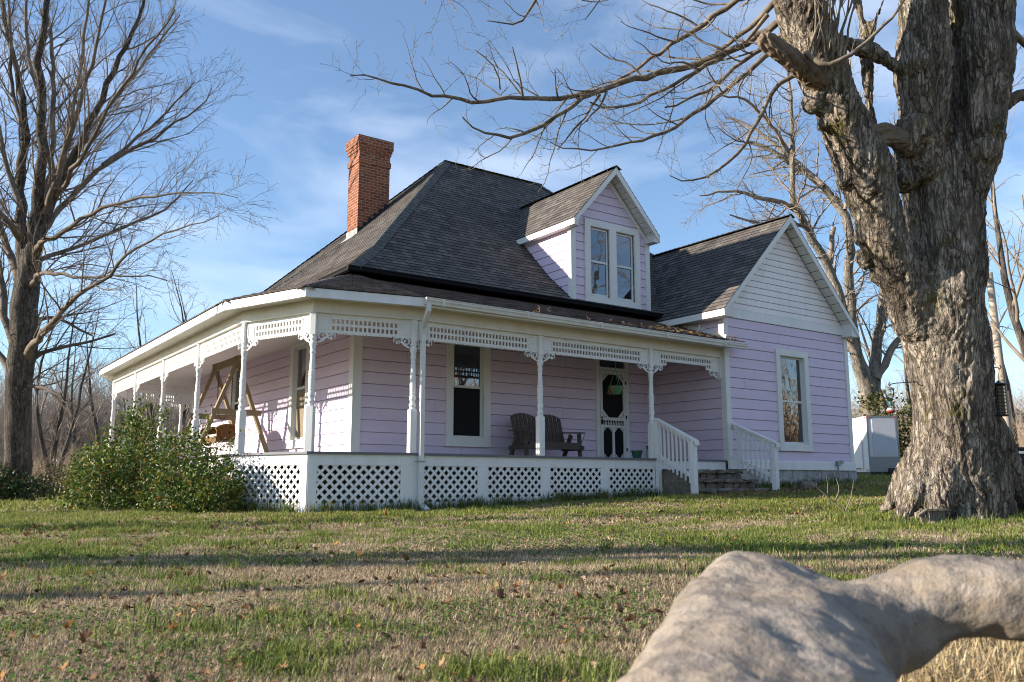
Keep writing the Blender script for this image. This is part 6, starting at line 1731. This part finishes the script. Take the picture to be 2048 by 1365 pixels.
shrub("cedar_shrub", "olive-brown evergreen bush behind the trailer's right end", [lump(float(cv[0]) + dx, float(cv[1]) + dy, float(ground(cv[0], cv[1])) + h, 1.1, 1.1) for dx, dy, h in ((-.3, .2, 2.6), (.5, -.5, 3.2), (-.6, 1.0, 3.6), (1.2, -1.2, 2.4))], 6500, .15, [((.10, .10, .03), .4), ((.16, .13, .05), .3), ((.05, .06, .02), .3)], 405, 6)
gv = at(150, 960, 36)
shrub("green_brush", "low mixed green and brown brush behind the holly row at left", [lump(float(gv[0]) + dx, float(gv[1]) + dy, -1.05 + h, 1.3, 1.2) for dx, dy, h in ((-1.4, .9, 1.2), (-.4, .3, .9), (.8, -.4, 1.3))], 2600, .12, [((.07, .085, .03), .4), ((.13, .10, .05), .35), ((.20, .14, .08), .25)], 406, 10)

# ------------------------------------------------------------------ grass, weeds and fallen leaves
rng = np.random.default_rng(2024)
def scatter(n, d0, d1, half=.64):
    """Points on the lawn in the wedge the camera looks over, evenly per area."""
    d = np.sqrt(rng.uniform(d0 * d0, d1 * d1, n)); a = rng.uniform(-half, half, n) + YAW
    x = CAM[0] + d * np.sin(a); y = CAM[1] + d * np.cos(a)
    ok = ~((x > -2.52) & (y > 2.0) & (x < WX2) & (y < 16.4)) & ~((x > WX) & (x < WX2) & (y > WY) & (y < 4)) & ~((x > -1.9) & (x < 6.3) & (y > -.01 + np.clip(-x * .2, 0, 1)) & (y < 3)) & ~((x > 6.25) & (x < 8.75) & (y > -1.15) & (y < 3))
    return x[ok], y[ok], d[ok]
def dryness(x, y, d):
    n1 = fbm(x * .55, y * .55, 11, 4); n2 = fbm(x * 1.5, y * 1.5, 17, 4)
    base = np.interp(d, [2, 4.5, 6.0, 7.5, 9.5, 14, 40], [.88, .92, .84, .64, .48, .38, .36])
    side = np.clip((-V_R[0] * (x - CAM[0]) - V_R[1] * (y - CAM[1])) / np.maximum(d, .1), -1, 1)
    v = base + (n1 - .5) * 1.0 + (n2 - .5) * 1.5 + (fbm(x * 5.5, y * 5.5, 29, 2) - .5) * .9 - np.clip(side - .25, 0, 1) * .35 * (d > 3.4)
    return 1 / (1 + np.exp(-(v - .5) * 7))
GREEN = np.array([(.13, .175, .035), (.19, .235, .052), (.27, .28, .08), (.075, .115, .025)])
TAN = np.array([(.46, .36, .235), (.58, .47, .32), (.36, .275, .185), (.29, .215, .14)])
def blades(n, d0, d1, hg, ht_, w):
    x, y, d = scatter(n, d0, d1); m = len(x); dry = rng.random(m) < dryness(x, y, d)
    tuft = fbm(x * 3.2, y * 3.2, 23, 2)
    h = np.where(dry, rng.uniform(.55, 1.25, m) * ht_, rng.uniform(.45, 1.3, m) * hg * (.55 + 1.1 * np.clip(tuft - .35, 0, 1) * 2))
    wd = w * rng.uniform(.7, 1.3, m) * np.where(dry, .75, 1.0); az = rng.uniform(0, 2 * np.pi, m); lean = np.where(dry, rng.uniform(.2, 1.5, m), rng.uniform(.1, 1.25, m))
    col = np.where(dry[:, None], TAN[rng.integers(0, 4, m)], GREEN[rng.choice(4, m, p=[.38, .3, .17, .15])]) * rng.uniform(.75, 1.25, (m, 1))
    far_y = np.clip((d - 7) / 8, 0, 1)[:, None] * (~dry)[:, None]; col = col * (1 - far_y * .45) + np.array([.27, .275, .07]) * far_y * .45
    z = ground_fine(x, y) - .006
    dx, dy = np.cos(az), np.sin(az); sx, sy = -dy, dx; B = np.stack([x, y, z], 1); S = np.stack([sx, sy, 0 * x], 1) * (wd / 2)[:, None]
    D = np.stack([dx, dy, 0 * x], 1)
    mid = B + D * (h * .28 * np.sin(lean))[:, None] + np.array([0, 0, 1]) * (h * .55 * np.cos(lean * .45))[:, None]
    tip = B + D * (h * .85 * np.sin(lean))[:, None] + np.array([0, 0, 1]) * (h * np.cos(lean * .8))[:, None]
    V_ = np.stack([B - S, B + S, mid + S * .8, mid - S * .8, tip], 1).reshape(-1, 3); b = np.arange(m)[:, None] * 5
    c5 = np.repeat(col[:, None, :], 5, 1); c5[:, :2] *= 1.0
    return V_, b + [0, 1, 2, 3], b + [3, 2, 4], c5.reshape(-1, 3)
def pile(parts):
    off = 0; Vs, Qs, Ts, Cs = [], [], [], []
    for V_, q, t_, c in parts:
        Vs.append(V_); Qs.append(q + off); Ts.append(t_ + off); Cs.append(c); off += len(V_)
    return np.concatenate(Vs), np.concatenate(Qs), np.concatenate(Ts), np.concatenate(Cs)
G = pile([blades(105000, 1.7, 3.6, .060, .034, .0042), blades(160000, 3.6, 6.5, .056, .034, .0054), blades(180000, 6.5, 11, .055, .036, .0075), blades(210000, 11, 19, .062, .042, .012), blades(120000, 19, 46, .10, .06, .032)])
o = link("grass", fast_mesh("grass", *G), M['grass']); tag(o, "winter lawn of green tufts and dead tan grass", "grass", kind="stuff")
# taller tufts against the porch skirt and round the maple
def tufts(spots, n, h, w, cols, spread=.05, bend=.8):
    out = []
    for (x, y, k) in spots:
        m = max(3, int(n * k)); bx_ = x + rng.normal(0, spread, m); by_ = y + rng.normal(0, spread, m); az = rng.uniform(0, 2 * np.pi, m); hh = h * rng.uniform(.5, 1.25, m) * k; ln = rng.uniform(.1, bend, m)
        z = ground_fine(bx_, by_) - .01; D = np.stack([np.cos(az), np.sin(az), 0 * az], 1); S = np.stack([-np.sin(az), np.cos(az), 0 * az], 1) * w / 2; B = np.stack([bx_, by_, z], 1)
        mid = B + D * (hh * .3 * ln)[:, None] + np.array([0, 0, 1]) * (hh * .6)[:, None]; tip = B + D * (hh * .95 * ln)[:, None] + np.array([0, 0, 1]) * (hh * np.cos(ln))[:, None]
        V_ = np.stack([B - S, B + S, mid + S * .8, mid - S * .8, tip], 1).reshape(-1, 3); b = np.arange(m)[:, None] * 5
        c = cols[rng.integers(0, len(cols), m)] * rng.uniform(.75, 1.25, (m, 1)); out.append((V_, b + [0, 1, 2, 3], b + [3, 2, 4], np.repeat(c, 5, 0)))
    return out
sp = [(rng.uniform(-1.9, 6.1), 0, rng.uniform(.5, 1.2)) for _ in range(330)]; sp = [(x, -.10 - abs(rng.normal(0, .07)) + max(0, -x) * .2, k) for x, _, k in sp]
sp += [(-1.95 - .62 * f - .12, .45 + 1.7 * f, rng.uniform(.6, 1.3)) for f in rng.random(60)]
sp += [(rng.uniform(8.9, 13.7), WY - .1 - abs(rng.normal(0, .08)), rng.uniform(.5, 1.1)) for _ in range(150)]
near = []
for _ in range(70):
    x, y, d = scatter(3, 2.6, 7.5)
    if len(x): near.append((float(x[0]), float(y[0]), rng.uniform(.45, .9)))
for a in rng.uniform(0, 2 * np.pi, 170):
    p = mpl_base[:2] + (.85 + .5 * rng.random()) * np.array([math.cos(a), math.sin(a)]); near.append((float(p[0]), float(p[1]), rng.uniform(.5, 1.0)))
DG = np.array([(.05, .10, .02), (.085, .145, .025), (.14, .19, .04), (.30, .24, .13)])
o = link("tall_grass", fast_mesh("tall_grass", *pile(tufts(sp, 13, .24, .010, DG) + tufts(near, 16, .13, .006, DG, .035))), M['grass']); tag(o, "longer grass tufts along the porch skirt and round the maple", "grass", kind="stuff")
# straw under the boulder's overhang
st_ = []
for k in range(520):
    p = at(rng.uniform(1780, 2150), 1300, rng.uniform(2.0, 3.3)); st_.append((float(p[0]), float(p[1]), rng.uniform(.6, 1.2)))
o = link("straw", fast_mesh("straw", *pile(tufts(st_, 14, .11, .005, np.array([(.48, .37, .2), (.36, .26, .14), (.56, .46, .28)]), .06, 1.3))), M['grass']); tag(o, "dry straw-coloured grass behind the boulder's overhang", "grass", kind="stuff")
# low green weeds in patches
def weeds(n, d0, d1, s):
    x, y, d = scatter(n, d0, d1); keep = (fbm(x * .9, y * .9, 41, 3) > .60) & (rng.random(len(x)) < .5); x, y = x[keep], y[keep]; m = len(x); z = ground_fine(x, y) + rng.uniform(.002, .035, m)
    az = rng.uniform(0, 2 * np.pi, m); t_ = rng.uniform(-.5, .5, (m, 2)); sz = s * rng.uniform(.5, 1.2, m)
    A = np.stack([np.cos(az), np.sin(az), t_[:, 0]], 1) * sz[:, None]; B2 = np.stack([-np.sin(az), np.cos(az), t_[:, 1]], 1) * sz[:, None] * .6; P = np.stack([x, y, z], 1)
    V_ = np.stack([P, P + A * .5 + B2, P + A, P + A * .5 - B2], 1).reshape(-1, 3); b = np.arange(m)[:, None] * 4
    c = np.array([(.10, .18, .03), (.155, .245, .045), (.07, .125, .025)])[rng.integers(0, 3, m)] * rng.uniform(.8, 1.2, (m, 1))
    return V_, b + [0, 1, 2, 3], np.zeros((0, 3), int), np.repeat(c, 4, 0)
o = link("ground_cover", fast_mesh("ground_cover", *pile([weeds(60000, 1.8, 5, .016), weeds(60000, 5, 10, .026)])), M['grass']); tag(o, "low bright green weeds in patches between the dead grass", "weeds", kind="stuff")
# fallen maple leaves
LOBE = np.array([(0, -.5), (.12, -.3), (.45, -.42), (.36, -.12), (.62, .08), (.33, .16), (.36, .42), (.12, .28), (0, .62), (-.12, .28), (-.36, .42), (-.33, .16), (-.62, .08), (-.36, -.12), (-.45, -.42), (-.12, -.3)])
def fallen(x, y, s):
    m = len(x); K = len(LOBE); az = rng.uniform(0, 2 * np.pi, m); tl = rng.normal(0, .35, (m, 2)); cu = rng.uniform(.2, 1.4, m) * rng.choice([-1, 1], m); fold = rng.uniform(0, 1.1, m)
    l = LOBE[None] * (s * rng.uniform(.55, 1.2, m))[:, None, None]; a, b = l[..., 0], l[..., 1]
    zz = (a ** 2 + b ** 2 * .4) * cu[:, None] / s * 1.0 + np.abs(a) * fold[:, None] * .6 + a * tl[:, :1] + b * tl[:, 1:]
    zz = zz - zz.min(1, keepdims=True) + .008
    ca, sa = np.cos(az)[:, None], np.sin(az)[:, None]
    gz0 = ground_fine(x, y)
    ring = np.stack([x[:, None] + a * ca - b * sa, y[:, None] + a * sa + b * ca, gz0[:, None] + .012 + zz], -1); cen = ring.mean(1, keepdims=True); cen[:, 0, 2] = gz0 + .014 + zz.min(1)
    V_ = np.concatenate([cen, ring], 1).reshape(-1, 3); base = np.arange(m)[:, None, None] * (K + 1); k = np.arange(K)
    T3 = (base + np.stack([0 * k, 1 + k, 1 + (k + 1) % K], 1)[None]).reshape(-1, 3)
    c = np.array([(.22, .125, .07), (.31, .185, .10), (.15, .085, .055), (.40, .28, .18), (.30, .21, .16), (.38, .19, .07)])[rng.integers(0, 6, m)] * rng.uniform(.7, 1.2, (m, 1))
    return V_, np.zeros((0, 4), int), T3, np.repeat(c, K + 1, 0)
fx, fy, fd_ = scatter(620, 2.2, 5.5); gx2, gy2, _ = scatter(2100, 5.5, 17)
k = fbm(gx2 * .5, gy2 * .5, 51, 3) + np.clip((gx2 - 1) * .035, 0, .3) > .52; gx2, gy2 = gx2[k], gy2[k]
hx2 = rng.uniform(5.5, 11.5, 900); hy2 = -1.3 - np.abs(rng.normal(0, 1.0, 900)) - .1
o = link("fallen_leaves", fast_mesh("fallen_leaves", *pile([fallen(fx, fy, .034), fallen(gx2, gy2, .048), fallen(hx2, hy2, .05)])), M['leaf']); tag(o, "curled brown maple leaves strewn over the lawn", "leaves", kind="stuff")
